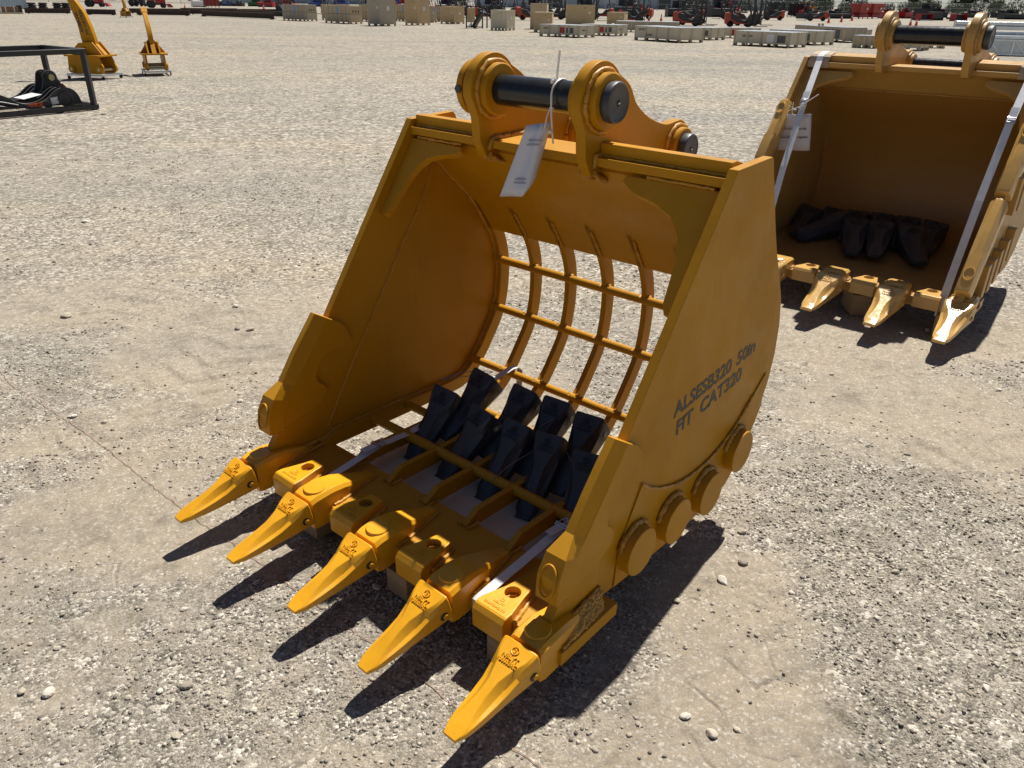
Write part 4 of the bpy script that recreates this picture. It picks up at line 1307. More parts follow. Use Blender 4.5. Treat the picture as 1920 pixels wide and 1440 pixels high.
def ripper(name, x, y, rz, label, letters=False, sc_=1.0, kz=1.0):
    ripA = [(a, b if b < .72 else .72 + (b - .72) * kz) for a, b in RIP]
    r = empty(name, (x, y, 0), rz, label, 'ripper', 'rippers on wheeled dollies')
    r.scale = (sc_, sc_, sc_)
    sh = part('shank', MB().prism([(0, 0)], 0, 0) if False else MB().add([(a, -.05, b) for a, b in ripA] + [(a, .05, b) for a, b in ripA], [tuple(range(len(ripA))), tuple(range(2 * len(ripA) - 1, len(ripA) - 1, -1))] + [(i, (i + 1) % len(ripA), len(ripA) + (i + 1) % len(ripA), len(ripA) + i) for i in range(len(ripA))]), m_yel, r, smooth=30, bevel=.006)
    part('tip_guard', MB().add([(a, t, b) for t in (-.065, .065) for a, b in [(a_, .72 + (b_ - .72) * kz) for a_, b_ in ((-.44, 1.77), (-.68, 1.90), (-.66, 2.0), (-.44, 1.98), (-.32, 1.83))]], [(0, 1, 2, 3, 4), (9, 8, 7, 6, 5)] + [(i, (i + 1) % 5, 5 + (i + 1) % 5, 5 + i) for i in range(5)]), m_yel, sh, bevel=.006)
    for yy in (-.13, .13):
        part('gusset', MB().add([(a, yy + t, b) for t in (-.015, .015) for a, b in ((-.43, .49), (.40, .49), (.20, .74), (-.14, .72))], [(0, 1, 2, 3), (7, 6, 5, 4)] + [(i, (i + 1) % 4, 4 + (i + 1) % 4, 4 + i) for i in range(4)]), m_yel, r)
    part('cross_gusset', MB().add([(t - .02, a, b) for t in (0, .04) for a, b in ((-.28, .49), (.28, .49), (.06, .78), (-.06, .78))], [(0, 1, 2, 3), (7, 6, 5, 4)] + [(i, (i + 1) % 4, 4 + (i + 1) % 4, 4 + i) for i in range(4)]), m_yel, r)
    part('head_plate', MB().box(-.45, .42, -.29, .29, .455, .488), m_yel, r, bevel=.004)
    for yy in (-.20, .20):
        part('ear', MB().add([(a, yy + t, b) for t in (-.02, .02) for a, b in ((-.42, .455), (.34, .455), (.42, .25), (.41, .16), (.33, .11), (-.34, .11), (-.43, .17), (-.45, .26))], [tuple(range(8)), tuple(range(15, 7, -1))] + [(i, (i + 1) % 8, 8 + (i + 1) % 8, 8 + i) for i in range(8)]), m_yel, r, bevel=.004)
    for xx in (-.36, .33):
        part('pin', MB().cyl((xx, -.26, .20), (xx, .26, .20), .035, 20), m_brass, r, smooth=40)
        for yy in (-.235, .235): part('boss', MB().cyl((xx, yy - .018, .20), (xx, yy + .018, .20), .075, 24), m_yel, r, smooth=40)
    dl = empty('dolly', (x, y, 0), rz, 'galvanised wheeled dolly under the ' + label, 'dolly', 'dollies under the rippers')
    dl.scale = (sc_, sc_, sc_)
    for yy in (-.28, .28): part('rail', MB().box(-.48, .46, yy - .02, yy + .02, .072, .108), m_zincbar, dl)
    for xx in (-.46, .44): part('cross_bar', MB().box(xx - .02, xx + .02, -.28, .28, .0725, .1085), m_zincbar, dl)
    for xx in (-.44, .42):
        for yy in (-.28, .28):
            c_ = part('caster', MB().cyl((xx, yy - .014, .034), (xx, yy + .014, .034), .034, 16), m_tyre, dl, smooth=40)
    if letters:
        for i, t in enumerate(('ALSER320', 'FIT CAT320')):
            obj('stencilled_lettering', text_mesh(t, .095, .002, .003), m_stencil, sh, m4=Matrix.Translation((-.055 + .12 * i, -.0515, 1.12)) @ Matrix.Rotation(RAD(90), 4, 'X') @ Matrix.Rotation(RAD(100), 4, 'Z'))
    return r


ripper('ripper', -9.23, 18.05, RAD(-13), 'yellow ripper seen broadside with stencilled lettering on its blade', True)
ripper('ripper', -8.40, 19.25, RAD(-62), 'yellow ripper turned edge-on, beside the lettered one', False, .96, .58)
ripper('ripper', -32.9, 71.5, RAD(-35), 'small far yellow ripper standing in front of the steel beams', False, 1.0)

# ------------------------------------------------------------------ black shipping frame with quick coupler
U = Vector((-.599, -.801, 0))
Vb = Vector((-.815, .579, 0)).normalized()
Vb = Vector((-.801, .599, 0))
FO = Vector((-6.705, 12.952, 0))
fm = frame_m(FO, U, Vb, Vector((0, 0, 1)))
fm = frame_m(FO, U, -Vb, Vector((0, 0, 1)))
fr = empty('shipping_frame', mat=Matrix.Translation(FO), label='black square-tube shipping frame round a quick coupler', cat='frame')


def fp(u, v, z): return U * u + Vb * v + Vector((0, 0, z))


LF, DF, HF = 2.55, 1.35, .86
t_ = .075
for n_, a, b in (('base_rail', (0, 0, .045), (LF, 0, .045)), ('base_rail', (0, DF, .045), (LF, DF, .045)), ('base_rail', (.0, .0, .046), (.0, DF, .046)), ('base_rail', (LF, 0, .046), (LF, DF, .046)),
                 ('post', (.04, 0, .08), (.04, 0, HF)), ('post', (.04, DF, .08), (.04, DF, HF)), ('post', (LF, 0, .08), (LF, 0, HF)), ('post', (LF, DF, .08), (LF, DF, HF)),
                 ('top_rail', (0, 0, HF), (LF, 0, HF)), ('top_rail', (0, DF, HF), (LF, DF, HF)), ('top_rail', (.04, 0, HF + .001), (.04, DF, HF + .001)), ('top_rail', (LF, 0, HF + .001), (LF, DF, HF + .001))):
    part(n_, MB().bar(fp(*a), fp(*b), t_), m_blackpaint, fr, bevel=.006)
qc = empty('quick_coupler', mat=Matrix.Translation(FO), label='black hydraulic quick coupler with orange lettering lying in the shipping frame', cat='coupler')
cprof = spline([(.14, .09), (.18, .20), (.27, .27), (.39, .285), (.50, .26), (.68, .165), (.87, .13), (1.07, .155), (1.21, .22), (1.36, .27), (1.55, .29)], 4)
cprof = [(u, .09 + (z - .09) * 1.3) for u, z in cprof]
cp_poly = cprof + [(1.75, .22), (1.8, .10), (.30, .085)]


def uvz_slab(poly, v0, v1):
    n_ = len(poly)
    return MB().add([fp(u, v0, z) for u, z in poly] + [fp(u, v1, z) for u, z in poly], [tuple(range(n_)), tuple(range(2 * n_ - 1, n_ - 1, -1))] + [(i, (i + 1) % n_, n_ + (i + 1) % n_, n_ + i) for i in range(n_)])


for v_ in (.16, .30, .44, .84, .98, 1.12):
    pl = part('claw_plate', uvz_slab(cp_poly, v_, v_ + .04), m_blacksteel, qc, smooth=30, bevel=.005)
    if v_ == .16:
        part('boss', MB().lathe(fp(.39, .16, .175), -Vb, [(0, .115), (.02, .115), (.024, .10), (.024, .085), (.012, .082)], 32), m_blacksteel, pl, smooth=35)
        part('boss', MB().lathe(fp(.67, .16, .115), -Vb, [(0, .06), (.02, .06), (.022, .052)], 24), m_blacksteel, pl, smooth=35)
        part('boss', MB().lathe(fp(.98, .16, .108), -Vb, [(0, .032), (.015, .032), (.017, .026)], 20), m_blacksteel, pl, smooth=35)
        xt = -U
        m4 = frame_m(fp(.845, .157, .102), xt, Vector((0, 0, 1)), -Vb)
        obj('orange_lettering', text_mesh('AMK20', .075, .002, .003), m_orange, pl, m4=m4)
        m4 = frame_m(fp(.545, .157, .165), (xt * math.cos(.12) + Vector((0, 0, 1)) * math.sin(.12)), (-xt * math.sin(.12) + Vector((0, 0, 1)) * math.cos(.12)), -Vb)
        obj('white_sticker', MB().box(-.065, .065, -.05, .05, 0, .002), m_white, pl, m4=m4)
for u_, z_ in ((.39, .175), (.50, .20), (1.45, .18)):
    part('cross_pin', MB().cyl(fp(u_, .165, z_), fp(u_, 1.155, z_), .055, 20), m_zincbar if u_ == .60 else m_blacksteel, qc, smooth=40)
for v_ in (.52, .76):
    ep = spline([(.06, .12), (.10, .20), (.20, .32), (.27, .44)], 4) + [(.38 + .105 * math.cos(a), .47 + .105 * math.sin(a)) for a in [RAD(170) - RAD(160) * i / 12 for i in range(13)]] + spline([(.51, .38), (.56, .28), (.64, .20), (.66, .12)], 4)
    e_ = part('pin_ear', uvz_slab(ep, v_, v_ + .04), m_blacksteel, qc, smooth=30, bevel=.005)
    part('boss', MB().lathe(fp(.38, v_, .47), -Vb, [(0, .08), (.02, .08), (.022, .05)], 28), m_blacksteel, e_, smooth=35)
part('hinge_pin', MB().cyl(fp(.38, .47, .47), fp(.38, .83, .47), .046, 24), m_brass, qc, smooth=40)
part('rear_pin', MB().cyl(fp(.16, .47, .17), fp(.16, .83, .17), .046, 24), m_brass, qc, smooth=40)
part('hose', MB().tube([fp(*q) for q in [(1.12, .1, .14), (1.3, .1, .19), (1.6, .12, .26), (1.9, .15, .28)]], .022, 8), m_blackpaint, qc, smooth=60)
part('hose', MB().tube([fp(*q) for q in [(1.14, .1, .115), (1.35, .09, .14), (1.6, .1, .20), (1.9, .1, .22)]], .022, 8), m_blackpaint, qc, smooth=60)
part('red_sticker', MB().bar(fp(.24, .515, .36), fp(.17, .515, .27), .05, .003, Vb), m_redst, qc)
lb = part('instruction_sheet', MB().add([fp(.64, .34, .245), fp(.92, .34, .195), fp(.92, .70, .195), fp(.64, .70, .245)] + [fp(.64, .34, .248), fp(.92, .34, .198), fp(.92, .70, .198), fp(.64, .70, .248)], [(3, 2, 1, 0), (4, 5, 6, 7), (0, 1, 5, 4), (1, 2, 6, 5), (2, 3, 7, 6), (3, 0, 4, 7)]), m_white)
lb.matrix_world = Matrix.Translation(FO)
tag(lb, 'white printed sheet lying on the black quick coupler', 'sheet')

# ------------------------------------------------------------------ crates across the yard
m_crate = [wood('crate_tan', (.50, .39, .23), (.66, .54, .35), (1, 1, 10), 2.5), wood('crate_grey', (.40, .34, .24), (.56, .49, .37), (1, 1, 10), 2.5), wood('crate_warm', (.53, .38, .19), (.70, .53, .30), (1, 1, 8), 2.5), wood('crate_pale', (.62, .55, .39), (.78, .71, .55), (6, 1, 1), 2.5)]
m_slat = wood('crate_slat', (.52, .44, .29), (.66, .57, .41), (1, 1, 8), 3)
m_film = simple('stretch_film', (.72, .74, .74), .12, var=.06, vs=8, bumps=.4, bsc=20, bd=.01)
m_band = simple('steel_band', (.06, .06, .055), .5, var=.2)
m_print = simple('crate_print', (.12, .10, .075), .7, var=.2)
m_redp = simple('red_print', (.45, .035, .03), .6, var=.15)
m_pic = simple('picture_print', (.10, .11, .11), .6, var=.5, vs=20)
m_bluep = simple('blue_print', (.25, .35, .55), .6, var=.3, vs=30)


def crate(ax, ay, bx_, by_, depth, h, style, label, mi=0, extra=()):
    """crate whose long near side runs from a to b on the ground; right side goes back from b"""
    a, b = Vector((ax, ay, 0)), Vector((bx_, by_, 0))
    L_ = (b - a).length
    rz = math.atan2(b.y - a.y, b.x - a.x)
    r = empty('crate', tuple(a), rz, label, 'crate', 'crates lined up across the yard')
    mt = m_crate[mi]
    z0 = .11
    body = part('panel_box', MB().box(0, L_, 0, depth, z0, h), mt, r, bevel=.008)
    for i in range(3):
        x = (.06, L_ / 2, L_ - .06)[i]
        for yy in (.06, depth / 2, depth - .06):
            part('foot', MB().box(x - .06, x + .06, yy - .05, yy + .05, 0, z0 - .001), m_slat, r)
    if style == 'long':
        for i in range(1, 6):
            part('steel_band', MB().box(L_ * i / 6 - .012, L_ * i / 6 + .012, -.006, depth + .006, z0 - .004, h + .006), m_band, r)
        part('steel_band', MB().box(-.007, L_ + .007, -.007, depth + .007, h * .54, h * .54 + .025), m_band, r)
        part('paper_label', MB().box(L_ * .46, L_ * .57, -.010, -.0075, h * .58, h * .93), m_bluep, r)
        for i in range(3): part('printed_mark', MB().box(L_ + .0015, L_ + .003, depth * (.2 + .22 * i), depth * (.32 + .22 * i), h * .62, h * .75), m_print, r)
    elif style == 'flat':
        part('lid_film', MB().box(-.02, L_ + .02, -.02, depth + .02, h + .001, h + .02), m_film, r, bevel=.01)
        for i in range(5):
            x = L_ * i / 4
            part('upright_slat', MB().box(max(-.012, x - .05), min(L_ + .012, x + .05), -.024, -.001, .0, h - .01), m_slat, r, bevel=.004)
        for i in range(3):
            y = depth * i / 2
            part('upright_slat', MB().box(L_ + .001, L_ + .024, max(-.011, y - .05), min(depth + .011, y + .05), 0, h - .01), m_slat, r, bevel=.004)
    else:
        part('batten', MB().box(L_ - .05, L_ + .012, -.014, .05, z0 - .003, h + .004), mt, r)
        part('lid', MB().box(-.012, L_ + .014, -.016, depth + .012, h + .0045, h + .03), mt, r, bevel=.004)
        part('vent', MB().box(L_ * .62, L_ * .67, -.010, -.002, h * .86, h * .9), m_print, r)
        part('paper_label', MB().box(L_ * .78, L_ * .86, -.009, -.002, h * .6, h * .7), m_white, r)
        part('paper_label', MB().box(L_ + .002, L_ + .016, depth * .45, depth * .6, h * .55, h * .7), m_white, r)
    for kind, u0, u1, w0, w1 in extra:
        mm = {'red': m_redp, 'pic': m_pic, 'print': m_print, 'white': m_white}[kind]
        if u0 < 10: part('printed_panel', MB().box(L_ * u0, L_ * u1, -.006, -.0005, h * w0, h * w1), mm, r)
        else: part('printed_panel', MB().box(L_ + .0005, L_ + .006, depth * (u0 - 10), depth * (u1 - 10), h * w0, h * w1), mm, r)
    return r


def stencil(r, t, x, z, size):
    obj('stencilled_lettering', text_mesh(t, size, .004, .004, None, 'LEFT'), m_print, r, m4=Matrix.Translation((x, -.004, z)) @ Matrix.Rotation(RAD(90), 4, 'X'))


crate(-19.15, 69.50, -16.60, 67.29, .95, 1.18, 'long', 'long tan crate with black bands and a blue label, beside the steel beams', 1)
crate(-14.52, 64.22, -12.09, 61.69, 1.0, 1.18, 'long', 'long tan crate with black bands and torn wrap on top, beside the tall grey crate', 0)
crate(-16.9, 73.6, -14.8, 71.9, .9, 1.2, 'long', 'banded crate standing half hidden between the two long tan crates', 0)
crate(-12.9, 70.3, -11.3, 68.4, .9, 1.23, 'long', 'banded crate just behind the tall grey crate', 2)
crate(-10.39, 59.08, -9.31, 57.67, 1.25, 1.75, 'tall', 'tall weathered grey wooden crate', 1)
crate(-8.12, 61.59, -7.09, 60.72, 1.2, 1.72, 'tall', 'tall warm brown wooden crate with vertical grain', 2)
crate(-10.4, 72.6, -8.9, 71.2, .8, 1.25, 'long', 'banded crate showing left of the tall brown crate', 0)
crate(-8.0, 69.8, -7.05, 68.7, .7, 1.17, 'tall', 'narrow crate showing right of the tall brown crate', 1)
crate(-7.4, 73.4, -6.2, 72.2, .9, 1.16, 'long', 'banded crate behind the plain crate by the black rack', 2)
crate(-5.99, 66.47, -4.84, 65.51, 1.15, 1.18, 'tall', 'plain plywood crate with one grey panel, left of the black rack', 2)
crate(-1.64, 52.76, -.63, 52.20, 1.05, 1.11, 'tall', 'square plywood crate with pale front, right of the black rack', 3)
crate(.86, 55.95, 1.92, 55.81, 1.2, 1.5, 'tall', 'tall plywood crate behind the scuffed square one', 0)
crate(1.00, 50.2, 2.05, 50.07, 1.15, 1.05, 'tall', 'scuffed square plywood crate behind the long low crate', 2)
crate(3.73, 64.6, 5.87, 64.55, 1.3, 1.41, 'tall', 'wide tall plank crate in front of the forklifts', 2)
crate(7.45, 70.6, 8.80, 70.12, 1.4, .90, 'tall', 'low pinkish plywood crate in front of the forklifts', 2)
FL = (('red', .50, .64, .35, .82), ('pic', .68, .86, .35, .8), ('print', 10.2, 10.4, .55, .65))
c = crate(1.21, 44.71, 3.16, 43.03, 1.35, .56, 'flat', 'long low pale crate with red and grey printed panels in front of the square crates', 3, FL)
stencil(c, 'KILWICH', .25, .36, .12)
crate(3.56, 46.95, 5.41, 45.80, 1.35, .54, 'flat', 'low pale crate with a red panel, partly behind the long low one', 3, FL)
c = crate(5.84, 41.74, 7.51, 38.95, 1.45, .62, 'flat', 'largest low yellowish crate with dark stencils and a circled mark', 3)
stencil(c, 'KILWICH', .25, .45, .13)
stencil(c, 'KILCRAFT', .8, .22, .12)
crate(6.19, 53.0, 9.90, 52.17, 1.3, .60, 'flat', 'long film-covered low crate behind the largest yellowish one', 1)
crate(8.55, 43.6, 9.73, 42.35, 1.25, .55, 'flat', 'low pale crate with a dark picture, right of the yellowish one', 3, (('white', .35, .6, .35, .85), ('pic', .62, .9, .35, .8)))
c = crate(9.69, 37.61, 11.54, 35.68, 1.45, .58, 'flat', 'low pale crate with stencils and a white picture panel, left of the tan bucket', 3, (('white', .60, .78, .3, .85), ('pic', .78, .93, .3, .8)))
stencil(c, 'KILWICH', .4, .36, .12)
crate(12.10, 40.53, 13.61, 38.45, 1.4, .58, 'flat', 'low pale crate with a tilted picture, behind the one with the white panel', 3, (('white', .5, .68, .3, .85), ('pic', .68, .88, .3, .8)))
crate(11.02, 45.6, 12.9, 45.0, 1.2, .50, 'flat', 'low crate with a red panel behind the pale ones', 3, (('red', .25, .5, .3, .85),))
crate(15.18, 46.27, 16.14, 41.70, 1.2, .67, 'flat', 'long low crate with two brown posts on its lid, left of the tan bucket ear', 1, (('pic', .62, .92, .25, .85),))
crate(17.2, 44.3, 18.05, 43.69, 1.0, .54, 'flat', 'small low crate at the end of the long one with brown posts', 0)
crate(14.72, 36.9, 15.46, 36.26, .8, .48, 'flat', 'short low crate beside the left ear of the tan bucket', 0)
crate(15.3, 35.6, 16.57, 34.55, 1.4, .30, 'flat', 'very low crate with a red print seen under the tan bucket pin', 3, (('red', .3, .6, .3, .85),))
crate(17.9, 37.4, 18.88, 37.13, 1.0, .16, 'flat', 'thin flat crate seen under the tan bucket pin', 3)
for k, dx in enumerate((0, .18)):
    o = part('short_post', MB().box(-.05, .05, -.05, .05, 0, .11), m_lam)
    o.location = (15.75 + dx, 44.3, .69)
    tag(o, 'short brown post on the lid of a long low crate', 'post', 'brown posts on the crate')

# ------------------------------------------------------------------ black rack with a crate panel
rk = empty('steel_rack', (-3.4, 56.2, 0), RAD(-20), 'black steel rack holding a brown panel and a sloping chute', 'rack')
for x in (0, 1.15):
    for y in (0, .8): part('post', MB().box(x, x + .07, y, y + .07, 0, 1.35), m_blacksteel, rk)
part('rail', MB().box(.071, 1.149, 0, .06, .05, .11), m_blacksteel, rk)
part('rail', MB().box(.071, 1.149, 0, .06, 1.25, 1.3), m_blacksteel, rk)
part('panel', MB().box(.08, .62, .07, .12, .35, 1.2), m_crate[2], rk)
part('chute', MB().bar((.45, .3, .05), (1.1, .3, 1.0), .5, .18), m_blacksteel, rk)
part('handle', MB().bar((.2, .05, .1), (.55, .05, .55), .05), m_white, rk)

# ------------------------------------------------------------------ forklifts
m_fork_red = simple('forklift_orange_red', (.42, .055, .018), .42, var=.12, dust=.2)
m_fork_grey = simple('forklift_dark', (.03, .032, .036), .5, var=.25, dust=.15)
m_hub = simple('pale_hub', (.5, .48, .42), .5, var=.2)


def forklift():
    r = empty('forklift')
    # x forward, mast at +x
    part('counterweight', MB().add([(x, y, z) for y in (-.52, .52) for x, z in ((-1.25, .22), (-1.32, .55), (-1.28, 1.02), (-.95, 1.08), (-.85, .62), (-.35, .38), (.55, .30), (.55, .22))], [tuple(range(8)), tuple(range(15, 7, -1))] + [(i, (i + 1) % 8, 8 + (i + 1) % 8, 8 + i) for i in range(8)]), m_fork_red, r, bevel=.05, seg=3)
    part('body', MB().add([(x, y, z) for y in (-.46, .46) for x, z in ((-.92, .5), (-.94, .98), (-.45, .92), (-.1, .55), (.35, .50), (.62, .95), (.80, .95), (.80, .32), (-.3, .36))], [tuple(range(9)), tuple(range(17, 8, -1))] + [(i, (i + 1) % 9, 9 + (i + 1) % 9, 9 + i) for i in range(9)]), m_fork_grey, r, bevel=.03)
    st = part('seat', MB().box(-.62, -.12, -.25, .25, .98, 1.10), m_fork_grey, r, bevel=.04)
    part('backrest', MB().bar((-.60, 0, 1.10), (-.72, 0, 1.55), .48, .12), m_fork_grey, st, bevel=.04)
    part('steering_wheel', MB().tube([(.28 + .10 * math.sin(a) * .6, .17 * math.cos(a), 1.22 + .17 * math.sin(a) * .8) for a in [2 * math.pi * i / 16 for i in range(17)]], .018, 6), m_fork_grey, r)
    for y in (-.44, .44):
        part('guard_post', MB().bar((-.98, y, 1.02), (-.72, y, 2.12), .07), m_fork_grey, r)
        part('guard_post', MB().bar((.72, y, .95), (.30, y, 2.12), .07), m_fork_grey, r)
        part('guard_rail', MB().bar((-.76, y, 2.13), (.34, y, 2.13), .07), m_fork_grey, r)
        part('mast_rail', MB().box(.86, .98, y * .8 - .05, y * .8 + .05, .12, 2.15), m_fork_grey, r)
        part('headlight', MB().lathe((.74, y * .8, 1.55), (1, 0, 0), [(0, .05), (.06, .08), (.065, .07)], 14), m_hub, r)
        w = part('wheel', MB().lathe((.55, y - .11 * (1 if y < 0 else -1) * -1, .33), (0, 1 if y > 0 else -1, 0), [(-.1, .2), (-.08, .31), (0, .33), (.08, .33), (.1, .30), (.1, .17)], 24), m_tyre, r, smooth=40)
        part('hub', MB().lathe((.55, y * 1.22, .33), (0, 1 if y > 0 else -1, 0), [(-.05, .17), (.0, .16), (.02, .07)], 18), m_fork_grey, w, smooth=40)
        w = part('wheel', MB().lathe((-.85, y * 1.0, .25), (0, 1 if y > 0 else -1, 0), [(-.1, .15), (-.08, .235), (.06, .25), (.08, .22), (.08, .12)], 22), m_tyre, r, smooth=40)
        part('fork', MB().box(1.06, 2.05, y * .6 - .06, y * .6 + .06, .06, .10), m_blacksteel, r)
        part('fork_shank', MB().box(1.06, 1.11, y * .6 - .06, y * .6 + .06, .1, .62), m_blacksteel, r)
    for i in range(5): part('guard_bar', MB().box(-.6 + i * .2, -.57 + i * .2, -.44, .44, 2.1, 2.13), m_fork_grey, r)
    for z in (.25, .62): part('carriage_bar', MB().box(.99, 1.05, -.52, .52, z, z + .11), m_blacksteel, r)
    for i in range(4): part('load_rest', MB().box(1.0, 1.03, -.5 + i * .32, -.46 + i * .32, .74, 1.25), m_blacksteel, r)
    for z in (1.1, 1.7, 2.08): part('mast_cross', MB().box(.87, .96, -.34, .34, z, z + .07), m_blacksteel, r)
    part('lift_cylinder', MB().cyl((.9, 0, .2), (.9, 0, 1.9), .05, 12), m_fork_grey, r)
    return r


fk = forklift()
FORK = [(13.9, 68.9, 4, 'orange and black forklift parked behind two orange cones'), (17.9, 68.0, 4, 'orange and black forklift at the right end of the row'),
        (15.0, 72.5, 4, 'forklift one row behind the one by the cones'), (10.5, 77.5, 6, 'dark forklift with raised mast behind the low pinkish crate'), (6.6, 81.5, 6, 'forklift half hidden behind the wide plank crate'),
        (1.4, 83.0, 8, 'forklift seen above the tall plywood crate'), (-3.0, 85.0, 8, 'forklift seen above the square plywood crate'), (-7.2, 87.5, 8, 'forklift at the left end of the row above the plain crate'), (19.8, 73.0, 4, 'forklift behind the right end one'), (4.0, 88.0, 6, 'forklift in the back row above the wide plank crate')]
for k, (x, y, a, lab) in enumerate(FORK):
    o = fk if k == 0 else copy_tree(fk)
    o.location = (x, y, 0)
    o.rotation_euler = (0, 0, RAD(a - 14))
    tag(o, lab, 'forklift', 'forklifts in a row')

for k in range(13):
    o = copy_tree(fk)
    o.location = (-26 + k * 5.1 + random.uniform(-.6, .6), 99 + random.uniform(-2, 4), 0)
    o.rotation_euler = (0, 0, RAD(random.choice((-12, 166)) + random.uniform(-8, 8)))
    tag(o, 'forklift in the far back row, mostly hidden behind nearer machines and crates', 'forklift', 'forklifts in the far back row')

# ------------------------------------------------------------------ cones
m_cone = simple('orange_cone', (.75, .055, .012), .5, var=.08)
m_cone_w = simple('cone_band', (.75, .75, .74), .4, var=.05)


def cone():
    r = empty('traffic_cone')
    part('base', MB().box(-.19, .19, -.19, .19, 0, .035), m_cone, r, bevel=.01)
    c_ = part('cone', MB().lathe((0, 0, .035), (0, 0, 1), [(0, .145), (.30, .093), (.55, .052), (.70, .030), (.71, .0285)], 20), m_cone, r, smooth=40)
    part('band', MB().lathe((0, 0, .035), (0, 0, 1), [(.36, .086), (.52, .060)], 20), m_cone_w, c_, smooth=40)
    return r


cn = cone()
for k, (x, y, lab) in enumerate([(12.09, 78.11, 'orange traffic cone left of the parked forklift'), (13.33, 78.79, 'orange traffic cone closest to the parked forklift'), (32.74, 89.51, 'orange traffic cone of three, farthest from the red hoppers'),
                                 (36.12, 94.9, 'orange traffic cone in the middle of three by the red hoppers'), (41.01, 104.42, 'orange traffic cone standing at the red hoppers'), (-40.65, 137.0, 'orange traffic cone behind the steel beams near the banded crate'),
                                 (-49.67, 127.6, 'orange traffic cone behind the steel beams near the red tractor'), (35.96, 77.8, 'small traffic cone seen over the tan bucket pin, left one'), (36.64, 78.1, 'small traffic cone seen over the tan bucket pin, right one'), (27.66, 127.8, 'far orange cone between the forklifts')]):
    o = cn if k == 0 else copy_tree(cn)
    o.location = (x, y, 0)
    o.rotation_euler = (0, 0, random.uniform(0, 1.5))
    tag(o, lab, 'traffic cone', 'traffic cones on the yard')

# ------------------------------------------------------------------ steel beams
m_beam = simple('rusty_beam', (.055, .03, .022), .7, var=.35, vs=4, dust=.1)
for k, (ax, ay, bx_, by_) in enumerate(((-46.7, 80.7, -43.2, 82.3), (-40.4, 79.8, -37.4, 79.3), (-36.0, 80.5, -30.9, 80.3), (-40.4, 88.7, -34.0, 92.1), (-38.5, 97.5, -33.0, 100.5), (-33.7, 87.6, -29.0, 89.9), (-29.6, 79.9, -20.5, 71.7), (-29.0, 88.2, -20.8, 79.2), (-33.0, 96.0, -25.2, 97.9))):
    a, b = Vector((ax, ay, 0)), Vector((bx_, by_, 0))
    r = empty('steel_beam', tuple(a), math.atan2(b.y - a.y, b.x - a.x), 'long rusty steel beam lying on the gravel behind the rippers', 'beam', 'steel beams laid on the yard')
    L_ = (b - a).length
    for n_, q in (('flange', (0, L_, -.16, .16, .05, .08)), ('web', (0, L_, -.015, .015, .0805, .4495)), ('flange', (0, L_, -.16, .16, .45, .48))):
        part(n_, MB().box(*q), m_beam, r)
    for x in (.3, L_ - .3): part('bearer', MB().box(x - .06, x + .06, -.2, .2, 0, .049), m_slat, r)

# ------------------------------------------------------------------ left background
m_cont = simple('pale_blue_container', (.42, .52, .58), .5, var=.06, vs=.6)
ct = empty('container', (-54.9, 95.6, 0), RAD(232), 'pale blue corrugated shipping container beside the tyre stacks', 'container')
part('body', MB().box(.05, 6.0, -2.39, -.05, .15, 2.55), m_cont, ct)
for i in range(24): part('corrugation', MB().box(.1 + i * .25, .22 + i * .25, -.049, -.012, .25, 2.5), m_cont, ct)
for x in (0, 5.9):
    for y in (-2.45, -.1): part('corner_post', MB().box(x, x + .12, y, y + .11, 0, 2.6), m_cont, ct)
part('white_panel', MB().box(.9, 2.4, -.011, .004, 1.55, 2.35), m_white, ct)
for k, (x, y, n_) in enumerate(((-54.55, 95.9, 4), (-53.8, 96.8, 4), (-52.85, 98.1, 4), (-52.3, 98.9, 4))):
    for j in range(n_):
        t = part('tyre', MB().lathe((0, 0, 0), (0, 0, 1), [(0, .30), (.02, .43), (.06, .47), (.15, .47), (.19, .43), (.21, .30)], 20), m_tyre, smooth=40)
        t.location = (x + random.uniform(-.04, .04), y + random.uniform(-.04, .04), .005 + j * .212)
        tag(t, 'black tyre lying in one of the stacks beside the pale blue container', 'tyre', 'stacked tyres')
pb = empty('loaded_pallet', (-47.6, 78.1, 0), RAD(43), 'pallet with a strapped brown box beside the container', 'pallet load')
part('pallet', MB().box(0, 2.0, 0, 1, 0, .13), m_slat, pb)
part('box', MB().box(.3, 1.7, .1, .9, .131, .62), simple('brown_card', (.22, .13, .07), .8), pb)
for x in (.6, 1.3): part('strap', MB().box(x, x + .07, .09, .91, .1305, .63), m_white, pb)
part('bundle', MB().box(1.72, 1.98, .1, .9, .131, .72), m_tyre, pb)
part('bundle', MB().box(.02, .29, .1, .9, .131, .55), m_white, pb)

m_red = simple('implement_red', (.34, .018, .02), .42, var=.15, dust=.15)
m_blue = simple('implement_blue', (.02, .06, .28), .42, var=.15, dust=.12)
m_green = simple('implement_green', (.01, .09, .03), .45, var=.15, dust=.12)
m_yelm = simple('machine_yellow', (.5, .26, .02), .45, var=.1, dust=.1)


